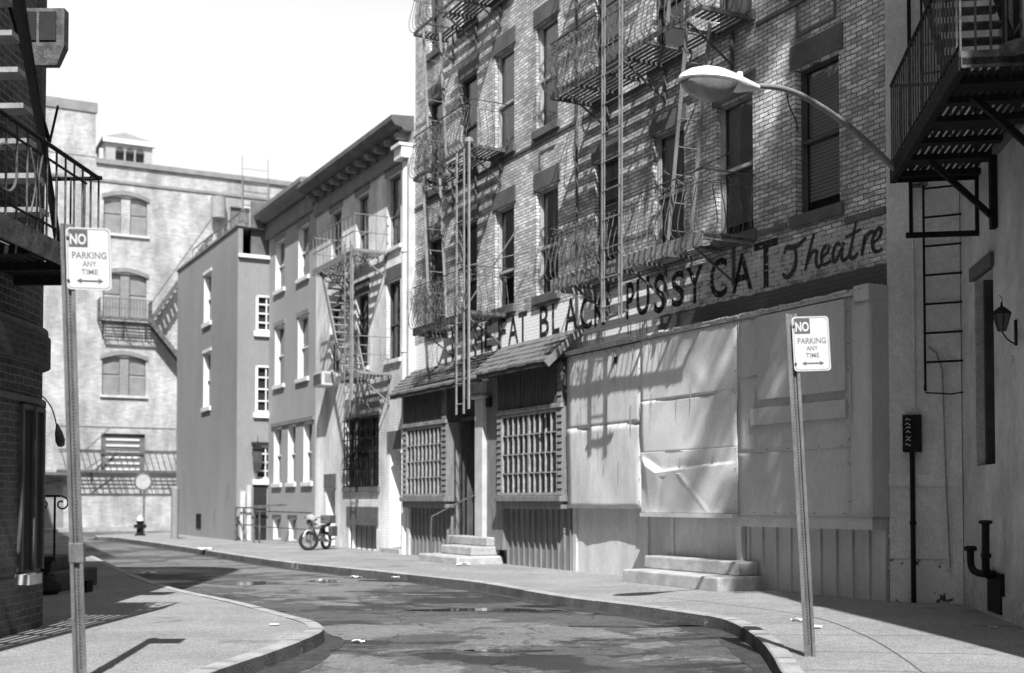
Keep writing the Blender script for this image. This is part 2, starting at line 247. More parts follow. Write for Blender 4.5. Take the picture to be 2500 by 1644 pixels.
# ------------------------------------------------------------------ mesh collector
class MB:
    def __init__(s): s.v=[]; s.f=[]
    def add(s,v,f):
        o=len(s.v); s.v+= [tuple(x) for x in v]; s.f+=[tuple(i+o for i in q) for q in f]; return s
    def box(s,a0,a1,b0,b1,z0,z1):
        if a0>a1:a0,a1=a1,a0
        if b0>b1:b0,b1=b1,b0
        if z0>z1:z0,z1=z1,z0
        v=[(a0,b0,z0),(a1,b0,z0),(a1,b1,z0),(a0,b1,z0),(a0,b0,z1),(a1,b0,z1),(a1,b1,z1),(a0,b1,z1)]
        return s.add(v,[(0,3,2,1),(4,5,6,7),(0,1,5,4),(1,2,6,5),(2,3,7,6),(3,0,4,7)])
    def quad(s,*p): return s.add(p,[tuple(range(len(p)))])
    def bar(s,p,q,w,h=None,up=(0,0,1)):
        """rectangular bar from p to q: w across, h along up"""
        h=h or w; p=Vector(p); q=Vector(q); d=(q-p).normalized(); up=Vector(up)
        if abs(d.dot(up))>.98: up=Vector((0,1,0))
        sd=d.cross(up).normalized(); u2=sd.cross(d).normalized()
        vs=[]
        for c in (p,q):
            for x,y in ((-1,-1),(1,-1),(1,1),(-1,1)): vs.append(c+sd*(x*w/2)+u2*(y*h/2))
        return s.add(vs,[(3,2,1,0),(4,5,6,7),(0,1,5,4),(1,2,6,5),(2,3,7,6),(3,0,4,7)])
    def tube(s,pts,r,n=6,closed=False,rs=None):
        pts=[Vector(p) for p in pts]; k=len(pts); rings=[]
        up=None; vs=[]
        for i,p in enumerate(pts):
            if closed: d=(pts[(i+1)%k]-pts[i-1])
            else: d=pts[min(i+1,k-1)]-pts[max(i-1,0)]
            if d.length<1e-9: d=Vector((0,0,1))
            d.normalize()
            if up is None:
                up=Vector((0,0,1)) if abs(d.z)<.9 else Vector((1,0,0))
            x=d.cross(up)
            if x.length<1e-4: x=d.cross(Vector((0,1,0)))
            x.normalize(); y=x.cross(d).normalized(); up=y
            rr=rs[i] if rs else r
            for j in range(n):
                a=2*math.pi*j/n; vs.append(p+x*(math.cos(a)*rr)+y*(math.sin(a)*rr))
        fs=[]
        m=k if closed else k-1
        for i in range(m):
            for j in range(n):
                a=i*n+j; b=i*n+(j+1)%n; c=((i+1)%k)*n+(j+1)%n; d=((i+1)%k)*n+j
                fs.append((a,b,c,d))
        if not closed:
            fs.append(tuple(range(n))[::-1]); fs.append(tuple(range((k-1)*n,k*n)))
        return s.add(vs,fs)
    def ring(s,c,r,t,ax1,ax2,n=12,m=5):
        c=Vector(c); ax1=Vector(ax1); ax2=Vector(ax2)
        return s.tube([c+ax1*(math.cos(2*math.pi*i/n)*r)+ax2*(math.sin(2*math.pi*i/n)*r) for i in range(n)],t,m,True)
    def lathe(s,c,prof,n=16,axis=(0,0,1),cap=True):
        """prof: list of (radius, height along axis)"""
        c=Vector(c); ax=Vector(axis).normalized(); x=ax.orthogonal().normalized(); y=ax.cross(x)
        vs=[]; fs=[]
        for r,h in prof:
            for j in range(n):
                a=2*math.pi*j/n; vs.append(c+ax*h+x*(r*math.cos(a))+y*(r*math.sin(a)))
        for i in range(len(prof)-1):
            for j in range(n): fs.append((i*n+j,i*n+(j+1)%n,(i+1)*n+(j+1)%n,(i+1)*n+j))
        if cap: fs.append(tuple(range(n))[::-1]); fs.append(tuple(range((len(prof)-1)*n,len(prof)*n)))
        return s.add(vs,fs)
    def prism(s,poly,z0,z1):
        n=len(poly); v=[(x,y,z0) for x,y in poly]+[(x,y,z1) for x,y in poly]
        f=[tuple(range(n))[::-1],tuple(range(n,2*n))]+[(i,(i+1)%n,n+(i+1)%n,n+i) for i in range(n)]
        return s.add(v,f)
    def loft(s,rings,cap=True):
        n=len(rings[0]); vs=[p for r in rings for p in r]; fs=[]
        for i in range(len(rings)-1):
            for j in range(n): fs.append((i*n+j,i*n+(j+1)%n,(i+1)*n+(j+1)%n,(i+1)*n+j))
        if cap: fs.append(tuple(range(n))[::-1]); fs.append(tuple(range((len(rings)-1)*n,len(rings)*n)))
        return s.add(vs,fs)
    def wall(s,a0,a1,z0,z1,holes,b=0.0,depth=.22,zt=None):
        """front face with real openings and their reveals; zt(a) optional sloping top"""
        xs=sorted(set([a0,a1]+[h[0] for h in holes]+[h[1] for h in holes])); zs=sorted(set([z0,z1]+[h[2] for h in holes]+[h[3] for h in holes]))
        xs=[x for x in xs if a0<=x<=a1]; zs=[z for z in zs if z0<=z<=z1]
        for i in range(len(xs)-1):
            for j in range(len(zs)-1):
                cx=(xs[i]+xs[i+1])/2; cz=(zs[j]+zs[j+1])/2
                if any(h[0]<cx<h[1] and h[2]<cz<h[3] for h in holes): continue
                s.quad((xs[i],b,zs[j]),(xs[i+1],b,zs[j]),(xs[i+1],b,zs[j+1]),(xs[i],b,zs[j+1]))
        for h in holes:
            d=h[4] if len(h)>4 else depth
            x0,x1,y0,y1=h[:4]
            s.quad((x0,b,y0),(x0,b,y1),(x0,b+d,y1),(x0,b+d,y0)); s.quad((x1,b,y0),(x1,b+d,y0),(x1,b+d,y1),(x1,b,y1))
            s.quad((x0,b,y1),(x1,b,y1),(x1,b+d,y1),(x0,b+d,y1)); s.quad((x0,b,y0),(x0,b+d,y0),(x1,b+d,y0),(x1,b,y0))
        return s
    def shell(s,a0,a1,b0,b1,z0,z1):
        """sides, back and roof of a building whose front is a wall()"""
        s.quad((a0,b0,z0),(a0,b1,z0),(a0,b1,z1),(a0,b0,z1)); s.quad((a1,b0,z0),(a1,b0,z1),(a1,b1,z1),(a1,b1,z0))
        s.quad((a0,b1,z0),(a1,b1,z0),(a1,b1,z1),(a0,b1,z1)); s.quad((a0,b0,z1),(a1,b0,z1),(a1,b1,z1),(a0,b1,z1))
        return s
SPLIT={'rungs':'rung','stair_treads':'stair_tread','cross_beams':'cross_beam','louvre':'louvre_slat','cornice_brackets':'cornice_bracket','posts':'post','cellar_bars':'cellar_bar',
 'shutter':'shutter','arches':'arch','rails':'rail','loose_rods':'loose_rod','lintel_band':'lintel','door_trim':'door_trim','dark_lintel':'dark_lintel','white_boards':'white_board',
 'string_course':'string_course','stair_stringers':'stair_stringer','ring_ornaments':'ring_ornament','door_frame':'door_frame','dark_gate':'dark_gate','coping':'coping','clapboards':'clapboard_strip',
 'belt_course':'belt_course','board_battens':'board_batten','lettering':'letter','railing_bars':'railing_bar','fork':'fork_leg','top_rail':'top_rail','stair_handrail':'stair_handrail','caulk_bead':'caulk_bead',
 'dark_doorway':'dark_doorway','rear_walls':'rear_wall','scrollwork':'scrollwork','graffiti':'graffiti'}
def clusters(mb,gap=.02):
    n=len(mb.v); p=list(range(n))
    def f(x):
        while p[x]!=x: p[x]=p[p[x]]; x=p[x]
        return x
    for q in mb.f:
        for k in q[1:]: p[f(k)]=f(q[0])
    g={}
    for i in range(n): g.setdefault(f(i),[]).append(i)
    ks=list(g); B=[([min(mb.v[i][k] for i in g[c])-gap for k in range(3)],[max(mb.v[i][k] for i in g[c])+gap for k in range(3)]) for c in ks]
    q=list(range(len(ks)))
    def h(x):
        while q[x]!=x: q[x]=q[q[x]]; x=q[x]
        return x
    for i in range(len(ks)):
        for j in range(i):
            if all(B[i][0][k]<=B[j][1][k] and B[j][0][k]<=B[i][1][k] for k in range(3)): q[h(i)]=h(j)
    lab={c:h(i) for i,c in enumerate(ks)}; out={}
    for face in mb.f: out.setdefault(lab[f(face[0])],[]).append(face)
    res=[]
    for fs in out.values():
        m=MB(); ix={}
        for face in fs:
            for k in face:
                if k not in ix: ix[k]=len(m.v); m.v.append(mb.v[k])
            m.f.append(tuple(ix[k] for k in face))
        res.append(m)
    return res
class T:
    """a thing: an Empty at its base; its frame maps (a,b,z) to the world"""
    def __init__(s,name,label,cat,fr=W0,o=(0,0,0),group=None,rot=None):
        e=bpy.data.objects.new(name,None); col.objects.link(e); e.empty_display_size=.2
        p=fr.w(o[0],o[1],o[2]); e.location=p; e.rotation_euler=rot or (0,0,fr.ang)
        e['label']=label; e['category']=cat
        if group: e['group']=group
        s.e=e; s.o=o
    def part(s,name,mb,m,parent=None,label=None,smooth=False,bevel=0,stuff=False,rel=False):
        if name in SPLIT and not stuff:
            cl=clusters(mb)
            if 1<len(cl)<=100:
                return [s.part(SPLIT[name],c,m,parent,label,smooth,bevel,True) for c in cl][0]
        o=s.o
        me=bpy.data.meshes.new(name); me.from_pydata([(v[0]-o[0],v[1]-o[1],v[2]-o[2]) for v in mb.v],[],mb.f)
        me.validate(); bm=bmesh.new(); bm.from_mesh(me); 
        if smooth: bmesh.ops.recalc_face_normals(bm,faces=bm.faces)
        bm.to_mesh(me); bm.free()
        if smooth:
            for p in me.polygons: p.use_smooth=True
            try: me.set_sharp_from_angle(angle=R_(40))
            except Exception: pass
        me.materials.append(M[m]); ob=bpy.data.objects.new(name,me); col.objects.link(ob)
        ob.parent=parent or s.e
        if label: ob['label']=label
        if bevel:
            b=ob.modifiers.new('bevel','BEVEL'); b.width=bevel; b.segments=2; b.limit_method='ANGLE'
        return ob
def struct(name,mb,m,fr=W0):
    me=bpy.data.meshes.new(name); me.from_pydata([tuple(fr.w(*v)) for v in mb.v],[],mb.f); me.materials.append(M[m])
    ob=bpy.data.objects.new(name,me); col.objects.link(ob); ob['kind']='structure'; return ob
def copy_thing(t,loc=None,rotz=None,label=None,name=None):
    r=t.e.copy(); col.objects.link(r)
    if loc: r.location=loc
    if rotz is not None: r.rotation_euler=(0,0,rotz)
    if label: r['label']=label
    for ch in list(t.e.children):
        c=ch.copy(); col.objects.link(c); c.parent=r
        for g in list(ch.children):
            d=g.copy(); col.objects.link(d); d.parent=c
    return r
def smooth(pts,k=5):
    out=[]; n=len(pts)
    for i in range(n-1):
        p0=pts[max(i-1,0)];p1=pts[i];p2=pts[i+1];p3=pts[min(i+2,n-1)]
        for j in range(k):
            t=j/k; out.append(tuple(.5*((2*b)+(-a+c)*t+(2*a-5*b+4*c-d)*t*t+(-a+3*b-3*c+d)*t**3) for a,b,c,d in zip(p0,p1,p2,p3)))
    out.append(tuple(pts[-1])); return out
def text_mesh(mb,txt,a0,a1,z0,z1,b,bold=0.0,shear=0.0,th=.002):
    cu=bpy.data.curves.new('t','FONT'); cu.body=txt; cu.size=1; cu.offset=bold; cu.resolution_u=4
    ob=bpy.data.objects.new('t',cu); col.objects.link(ob)
    dg=bpy.context.evaluated_depsgraph_get(); me=bpy.data.meshes.new_from_object(ob.evaluated_get(dg))
    xs=[v.co.x for v in me.vertices]; ys=[v.co.y for v in me.vertices]
    x0,x1,y0,y1=min(xs),max(xs),min(ys),max(ys)
    vs=[(a0+(v.co.x-x0)/(x1-x0)*(a1-a0)+shear*(v.co.y-y0),b,z0+(v.co.y-y0)/(y1-y0)*(z1-z0)) for v in me.vertices]
    mb.add(vs,[tuple(p.vertices) for p in me.polygons])
    bpy.data.objects.remove(ob); bpy.data.meshes.remove(me); bpy.data.curves.remove(cu)
def ribbon(mb,pts,w,b,k=5):
    P=smooth(pts,k); L=[];Rr=[]
    for i,p in enumerate(P):
        q=P[min(i+1,len(P)-1)]; o=P[max(i-1,0)]; dx,dz=q[0]-o[0],q[1]-o[1]; n=math.hypot(dx,dz) or 1
        ww=w*(.75+.35*math.sin(math.pi*i/(len(P)-1)))
        L.append((p[0]-dz/n*ww/2,b,p[1]+dx/n*ww/2)); Rr.append((p[0]+dz/n*ww/2,b,p[1]-dx/n*ww/2))
    n=len(P); mb.add(L+Rr,[(i,n+i,n+i+1,i+1) for i in range(n-1)])
# ------------------------------------------------------------------ ground, road, pavements
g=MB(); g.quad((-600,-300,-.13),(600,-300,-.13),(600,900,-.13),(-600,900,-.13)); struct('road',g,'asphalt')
def S2(l): return [G(x*1.0504,y*1.0504) for x,y in l]
kR=S2([(270,1250),(420,1270),(560,1292),(700,1310),(900,1330),(1100,1352),(1300,1385),(1500,1410),(1640,1430),(1700,1445),(1740,1467),(1770,1490),(1800,1530),(1820,1565)])
kR=[(-14.6,52),(-15.7,49.3),(-15.9,46.6),(-15.4,44.9)]+kR+[(1.95,8),(1.85,5),(1.8,0),(1.8,-30)]
kR=[(p[0],p[1]) for p in smooth(kR,5)]
kL=S2([(130,1260),(200,1285),(300,1330),(400,1365),(560,1400),(680,1431),(735,1446),(752,1458),(745,1468),(715,1483),(600,1525),(480,1565)])
kL=[(-40,77),(-24,54)]+kL+[(-2.5,8),(-2.9,3),(-3,-30)]
kL=[(p[0],p[1]) for p in smooth(kL,5)]
def inset(line,d):
    out=[]
    for i,p in enumerate(line):
        q=line[min(i+1,len(line)-1)]; o=line[max(i-1,0)]; dx,dy=q[0]-o[0],q[1]-o[1]; n=math.hypot(dx,dy) or 1
        out.append((p[0]-dy/n*d,p[1]+dx/n*d))
    return out
def pavement(name,line,side,close):
    inner=inset(line,side*.16)
    k=MB(); kf=MB(); n=len(line)
    lo=inset(line,-side*.012)
    for i in range(n-1):
        # split the kerb into stones with narrow joints by a tiny height step
        z=.004+.004*((i//4)%2)
        a,b_=(line[i],line[i+1]); c,d=(inner[i+1],inner[i])
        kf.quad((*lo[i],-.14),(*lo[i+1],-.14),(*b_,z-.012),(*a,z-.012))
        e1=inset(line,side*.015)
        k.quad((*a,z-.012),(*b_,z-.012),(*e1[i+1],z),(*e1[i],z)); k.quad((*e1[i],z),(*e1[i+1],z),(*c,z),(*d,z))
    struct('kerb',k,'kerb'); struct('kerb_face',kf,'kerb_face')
    s=MB(); poly=inner+close; s.prism(poly,-.2,0.0)
    me=struct('pavement',s,'pavement')
    bm=bmesh.new(); bm.from_mesh(me.data); bmesh.ops.recalc_face_normals(bm,faces=bm.faces); bmesh.ops.triangulate(bm,faces=[f for f in bm.faces if len(f.verts)>4]); bm.to_mesh(me.data); bm.free()
    return me
pavement('right',kR,1 ,[(40,-30),(40,60),(-10,60)])
pavement('left',kL,-1,[(-60,-30),(-60,77)])
fp=MB(); fp.box(-30,25,-3.4,.5,-.2,.0); struct('pavement',fp,'pavement',TB)
kk=MB(); kk.box(-30,25,-3.58,-3.4,-.2,.006); struct('kerb',kk,'kerb',TB)
M['grime']=mat('gutter_grime',.07,.04,rough=.6,scale=6,fine=60,amt=.4,mid=.2)
M['puddle']=mat('puddle_water',.03,.02,rough=.06,scale=3,amt=.1,bump=0,spec=.9)
rr=random.Random(21)
for line,sd in ((kR,-1),(kL,1)):
    gm=MB(); ws=[.10+.10*abs(math.sin(i*.23))+.16*max(0,math.sin(i*.11+1))+rr.uniform(0,.05) for i in range(len(line))]
    for i in range(len(line)-1):
        if not(2<line[i][1]<60): continue
        e0=inset(line,sd*.014); 
        def off(j,d):
            q=line[min(j+1,len(line)-1)]; o=line[max(j-1,0)]; dx,dy=q[0]-o[0],q[1]-o[1]; n=math.hypot(dx,dy) or 1; return (line[j][0]-dy/n*d*sd,line[j][1]+dx/n*d*sd)
        gm.quad((*e0[i],-.126),(*e0[i+1],-.126),(*off(i+1,ws[i+1]),-.126),(*off(i,ws[i]),-.126))
    struct('gutter',gm,'grime')
def puddle(u,v,rx,ry,seed):
    rr=random.Random(seed); x,y=G(u,v,-.13); m=MB(); n=26; k1,k2=rr.uniform(0,6),rr.uniform(0,6)
    m.add([(x+rx*(1+.3*math.sin(2*a+k1)+.14*math.sin(5*a+k2))*math.cos(a),y+ry*(1+.3*math.sin(3*a+k2)+.1*math.sin(7*a))*math.sin(a),-.1245) for a in [2*math.pi*i/n for i in range(n)]],[tuple(range(n))])
    struct('puddle',m,'puddle')
for q in ((600,1425,.5,.45,1),(960,1418,.7,.30,2),(1180,1490,.8,.22,3),(1730,1525,.40,.35,4),(790,1420,.35,.3,5),(1330,1480,.5,.14,6),(1240,1590,.33,.10,7),(1560,1530,.6,.12,8)): puddle(*q)
# joints scored in the pavements: thin dark strips, flagstones across the walk
jm=MB()
for i in range(len(kR)-1):
    if i%6==0 and kR[i][1]<44 and kR[i][1]>3:
        p=kR[i]; q=kR[i+1]; dx,dy=q[0]-p[0],q[1]-p[1]; n=math.hypot(dx,dy); nx,ny=-dy/n,dx/n
        o=.16; l=1.9
        jm.quad((p[0]+nx*o,p[1]+ny*o,.004),(p[0]+nx*l,p[1]+ny*l,.004),(p[0]+nx*l+dx/n*.014,p[1]+ny*l+dy/n*.014,.004),(p[0]+nx*o+dx/n*.014,p[1]+ny*o+dy/n*.014,.004))
for k_ in range(0,0): pass
M['joint']=mat('pavement_joint',.16,.1)
ln=inset(kR,1.05); ln2=inset(kR,1.065)
for i in range(len(kR)-1):
    if 3<kR[i][1]<16: jm.quad((*ln[i],.004),(*ln[i+1],.004),(*ln2[i+1],.004),(*ln2[i],.004))
for line,sd in ((kR,1),(kL,-1)):
    for i in range(2,len(line)-2):
        if i%5==2 and 2<line[i][1]<45:
            p=line[i]; q=line[i+1]; dx,dy=q[0]-p[0],q[1]-p[1]; n=math.hypot(dx,dy); nx,ny=-dy/n*sd,dx/n*sd; tx,ty=dx/n*.012,dy/n*.012
            jm.quad((p[0]+nx*.012,p[1]+ny*.012,.0105),(p[0]+nx*.16,p[1]+ny*.16,.0105),(p[0]+nx*.16+tx,p[1]+ny*.16+ty,.0105),(p[0]+nx*.012+tx,p[1]+ny*.012+ty,.0105))
struct('pavement_joint',jm,'joint')
# ------------------------------------------------------------------ windows
def window(t,a0,a1,z0,z1,frame='frame_dark',shade='shade',shadez=0.0,sill='brownstone',lintel='brownstone',b=0.0,rec=.13,meet=.5,fw=.05,jamb=None,
           sillh=.17,lh=.32,over=.09,grid=None,blinds=False,lz=0,dark=True):
    """sash window in an opening of the wall at depth b"""
    m=MB(); B=b+rec
    m.box(a0,a0+fw,B-.05,B+.04,z0,z1); m.box(a1-fw,a1,B-.05,B+.04,z0,z1)
    m.box(a0+fw,a1-fw,B-.05,B+.04,z1-fw,z1); m.box(a0+fw,a1-fw,B-.05,B+.04,z0,z0+fw)
    zm=z0+(z1-z0)*meet
    if meet: m.box(a0+fw,a1-fw,B-.06,B+.03,zm-.025,zm+.025)
    m.box(a0+fw,a0+fw+.03,B-.025,B+.02,z0+fw,z1-fw); m.box(a1-fw-.03,a1-fw,B-.025,B+.02,z0+fw,z1-fw)
    if grid:
        nx,nz,gw=grid
        for i in range(1,nx):
            x=a0+fw+(a1-a0-2*fw)*i/nx; m.box(x-gw/2,x+gw/2,B-.04,B+.02,z0+fw,z1-fw)
        for j in range(1,nz):
            z=z0+fw+(z1-z0-2*fw)*j/nz; m.box(a0+fw,a1-fw,B-.045,B+.012,z-gw/2,z+gw/2)
    f=t.part('window',m,frame)
    if jamb:
        j=MB(); j.quad((a0+.004,b+.01,z0),(a0+.004,b+.01,z1),(a0+.004,B,z1),(a0+.004,B,z0)); j.quad((a1-.004,b+.01,z0),(a1-.004,B,z0),(a1-.004,B,z1),(a1-.004,b+.01,z1))
        j.quad((a0,b+.01,z1-.004),(a1,b+.01,z1-.004),(a1,B,z1-.004),(a0,B,z1-.004)); t.part('jamb',j,jamb,f)
    p=MB(); p.quad((a0+fw,B,z0+fw),(a1-fw,B,z0+fw),(a1-fw,B,z1-fw),(a0+fw,B,z1-fw)); t.part('pane',p,'glass',f)
    s=MB(); zs=z0+(z1-z0)*shadez
    if blinds:
        k=int((z1-zs)/.055)
        for i in range(k):
            z=zs+.02+i*.055; s.quad((a0+fw,B+.05,z),(a1-fw,B+.05,z),(a1-fw,B+.03,z+.040),(a0+fw,B+.03,z+.040))
    else: s.quad((a0+.01,B+.05,zs),(a1-.01,B+.05,zs),(a1-.01,B+.05,z1),(a0+.01,B+.05,z1))
    if shade: t.part('shade',s,shade,f)
    d=MB(); d.quad((a0-.02,B+.085,z0-.02),(a1+.02,B+.085,z0-.02),(a1+.02,B+.085,z1+.02),(a0-.02,B+.085,z1+.02)); t.part('interior',d,'interior',f)
    if sill:
        x=MB(); x.box(a0-over,a1+over,b-.07,b+.06,z0-sillh,z0-.002); t.part('sill',x,sill,f,bevel=.008)
    if lintel:
        x=MB(); x.box(a0-over,a1+over,b-.025,b+.06,z1+.002,z1+lh); t.part('lintel',x,lintel,f,bevel=.006)
    return f
# ------------------------------------------------------------------ brick theatre (near half of the row)
t1=T('brick_building','worn painted brick building carrying the painted theatre name over sheet metal boarding','building',A,(-3.9,0,0))
cols1=[(-1.76,-.86),(-3.62,-2.72),(-5.38,-4.48),(-7.28,-6.42)]
H1=[]
for r,(z0,z1) in enumerate([(5.42,7.56),(8.78,10.92),(12.12,14.2)]):
    for (a0,a1) in cols1: H1.append((a0,a1,z0,z1))
m=MB(); m.wall(-7.82,.0,-.1,15.2,H1,0,.22); m.shell(-7.82,0,0,9,-.1,15.2); t1.part('wall',m,'brick_worn')
k=0
for r,(z0,z1) in enumerate([(5.42,7.56),(8.78,10.92),(12.12,14.2)]):
    for c,(a0,a1) in enumerate(cols1):
        if r==0 and c==0: window(t1,a0,a1,z0,z1,shade='shade',shadez=.09,blinds=True,lh=.36,frame='frame_dark',rec=.16)
        elif r==0 and c==3: window(t1,a0,a1,z0,z1,shade='curtain',frame='frame_dark',lh=.3,grid=(1,6,.025),meet=0)
        elif r==0: window(t1,a0,a1,z0,z1,shade='shade_dark' if c==1 else 'curtain',frame='frame_mid',lh=.3,shadez=.1)
        else: window(t1,a0,a1,z0,z1,shade='shade_dark' if (r+c)%2 else 'shade',frame='frame_dark',lh=.3,meet=.46)
m=MB()
m.box(-7.7,-5.6,-.035,.01,8.5,8.56); m.box(-2.6,-.01,-.035,.01,8.5,8.56); t1.part('belt_course',m,'brownstone')
m=MB(); m.box(-7.7,-1.95,-.03,.01,5.29,5.35); m.box(-.75,-.004,-.03,.01,5.10,5.19); t1.part('belt_course',m,'brownstone')
# recessed brick panel below the second row windows
for a0,a1 in [(-1.72,-.9)]:
    m=MB(); m.box(a0,a1,-.012,.01,8.02,8.07); m.box(a0,a0+.05,-.012,.01,8.07,8.5); m.box(a1-.05,a1,-.012,.01,8.07,8.5); t1.part('panel_moulding',m,'brownstone')
# painted lettering
m=MB()
for ch,a0,a1 in [('P',-6.22,-5.98),('U',-5.90,-5.50),('S',-5.36,-5.04),('S',-4.85,-4.48),('Y',-4.42,-3.98),('C',-3.80,-3.36),('A',-3.24,-2.74),('T',-2.70,-2.16)]:
    z0,z1=(4.51,5.10+.022*(-a0-3)) if ch!='T' else (4.51,5.22)
    text_mesh(m,ch,a0,a1,z0+.02*math.sin(a0*5),z1+.02*math.sin(a0*3),-.006,bold=.014)
LET='lettering'
for ch,a0,a1 in [('K',-7.30,-6.92),('C',-7.80,-7.38)]: text_mesh(m,ch,a0,a1,4.52,5.14,-.006,bold=.014)
t1.part('lettering',m,'black_letter')
m=MB(); w_=.058
def scr(pts,w=w_): 
    ribbon(m,[(-2.02+x*1.12,4.58+y*.46+x*.01) for x,y in pts],w,-.007)
scr([(.0,.74),(.05,.93),(.16,.88),(.28,.90),(.42,1.06)],.07); scr([(.2,.9),(.23,.6),(.21,.25),(.12,.02),(.03,0),(-.03,.14)],.07)
scr([(.40,.02),(.46,.45),(.54,.95),(.58,1.12)]); scr([(.45,.3),(.54,.55),(.62,.52),(.6,.25),(.64,.04),(.7,.12)])
scr([(.7,.28),(.82,.44),(.83,.6),(.76,.6),(.7,.35),(.74,.08),(.88,.14)])
scr([(1.06,.5),(.98,.6),(.91,.36),(.93,.08),(1.0,.2),(1.1,.58)]); scr([(1.1,.58),(1.06,.2),(1.1,.04),(1.18,.14)])
scr([(1.32,1.15),(1.24,.5),(1.2,.15),(1.26,.04),(1.34,.16)]); scr([(1.12,.72),(1.25,.76),(1.4,.84)],.045)
scr([(1.40,.04),(1.46,.62)]); scr([(1.43,.32),(1.5,.6),(1.58,.66),(1.62,.56)])
scr([(1.58,.3),(1.70,.46),(1.72,.66),(1.66,.68),(1.58,.4),(1.60,.12),(1.68,.04),(1.74,.1)])
t1.part('script_lettering',m,'letter_faded')
rr=random.Random(12); m=MB()
for a0,a1 in ((-7.78,-7.42),(-7.28,-6.95),(-6.2,-6.05),(-5.9,-5.55)):
    x=a0
    while x<a1:
        w_=rr.uniform(.02,.07); L_=rr.uniform(.12,.34); m.add([(x,-.004,4.44),(x+w_,-.004,4.44),(x+w_*.8,-.004,4.44-L_),(x+w_*.25,-.004,4.44-L_*.9)],[(0,3,2,1)]); x+=w_+rr.uniform(.01,.05)
t1.part('paint_drips',m,'drip')
# sheet metal boarding over the shopfront, real dents
def sheet(t,a0,a1,z0,z1,p,mt,fn=None,nx=14,nz=14,label=None,thick=.02):
    m=MB(); vs=[];fs=[]
    rr=random.Random(a0*7+z0*3)
    ph=[rr.uniform(0,6) for _ in range(6)]
    for j in range(nz+1):
        for i in range(nx+1):
            x=a0+(a1-a0)*i/nx; z=z0+(z1-z0)*j/nz
            d=.004*math.sin(x*3.1+ph[0])*math.sin(z*2.7+ph[1])+.002*math.sin(x*7+z*5+ph[2])
            if fn: d+=fn(x,z)
            vs.append((x,-p-d,z))
    for j in range(nz):
        for i in range(nx):
            q=j*(nx+1)+i; fs.append((q,q+1,q+nx+2,q+nx+1))
    m.add(vs,fs); ob=t.part('sheet_metal_panel',m,mt,smooth=True,label=label)
    s=ob.modifiers.new('s','SOLIDIFY'); s.thickness=.008; s.offset=-1
    return ob
P=.30
sheet(t1,-7.80,-5.33,2.63,4.0,P,'sheet_streaked',lambda x,z:.012*math.exp(-((x+6.3)/.5)**2)*math.sin(z*4))
sheet(t1,-7.80,-5.33,1.18,2.65,P-.003,'sheet_streaked',lambda x,z:.02*math.exp(-((x+6.9)/.1)**2)+.01*math.sin(x*4+z*3))
def bulge(x,z):
    # lower sheet kicked out along a crease running up from its left end
    zc=1.83-.06*(x+5.2)/2.4*-1 if x>-4.75 else 1.83+.30*(-4.75-x)/.5
    zc=1.80+.05*(x+4.75) if x>-4.75 else 1.80+.45*(-4.75-x)
    d=0
    k=min(1,max(0,(zc+.03-z)/.06)); k=k*k*(3-2*k)
    lo=.11*(min(z,zc)-1.13)/(zc-1.13+1e-3)+.015; hi=-.03*math.exp(-((z-zc)/.12)**2); d=lo*k+hi*(1-k)
    e=min(1,max(0,(x+5.30)/.25))*min(1,max(0,(-2.78-x)/1.2)); d*=e
    d+=.016*max(0,1-abs((x+4.1)-(1.75-z)*1.0)/.10)*(1 if z<1.75 else 0)*e - .012*max(0,1-abs((x+4.6)-(1.6-z)*-.5)/.12)*(1 if z<1.7 else 0)*e
    return d
sheet(t1,-5.34,-2.75,1.12,2.12,P+.004,'sheet',bulge,110,90,'dented bottom sheet creased and kicked outwards')
sheet(t1,-5.34,-2.75,2.10,2.98,P,'sheet',lambda x,z:.02*math.sin(2.2*x+1)*math.sin((z-2.1)*3.4),20,16)
sheet(t1,-5.34,-2.75,2.97,4.02,P+.003,'sheet',lambda x,z:.03*max(0,1-abs((x+4.0)+(z-3.6)*1.0)/.35)*max(0,1-abs(x+3.7)/.8),24,20)
sheet(t1,-2.76,-.36,3.12,4.03,P,'sheet_grey'); sheet(t1,-2.76,-.36,2.02,3.13,P+.003,'sheet_grey'); sheet(t1,-2.76,-.36,1.10,2.03,P,'sheet_grey')
sheet(t1,-.37,.0,1.10,4.03,P+.004,'sheet_grey',nx=4)
m=MB(); m.box(-.0,.012,-P,.0,1.10,4.0); t1.part('return_panel',m,'sheet_grey')
m=MB(); m.box(-2.2,-.42,-P-.06,-P-.012,2.78,4.0)
t1.part('patch_panel',m,'sheet_grey',bevel=.005)
m=MB(); m.box(-2.38,-.42,-P-.055,-P-.015,2.42,2.66); t1.part('patch_panel',m,'sheet_grey')
m=MB(); m.box(-.26,.02,-P-.05,-.0,3.93,4.14); t1.part('corner_block',m,'sheet_grey',bevel=.01)
m=MB(); m.box(-7.8,-.02,-P-.03,.02,4.03,4.075); t1.part('top_flashing',m,'caulk')
m=MB(); rr=random.Random(3)
x=-7.8
while x<-.1:
    L_=rr.uniform(.08,.3); m.tube([(x,-P-.03,4.085+rr.uniform(-.012,.015)),(x+L_,-P-.03,4.085+rr.uniform(-.012,.015))],rr.uniform(.014,.030),6); x+=L_*rr.uniform(.8,1.2)
t1.part('caulk_bead',m,'caulk',smooth=True)
m=MB(); rr=random.Random(31)
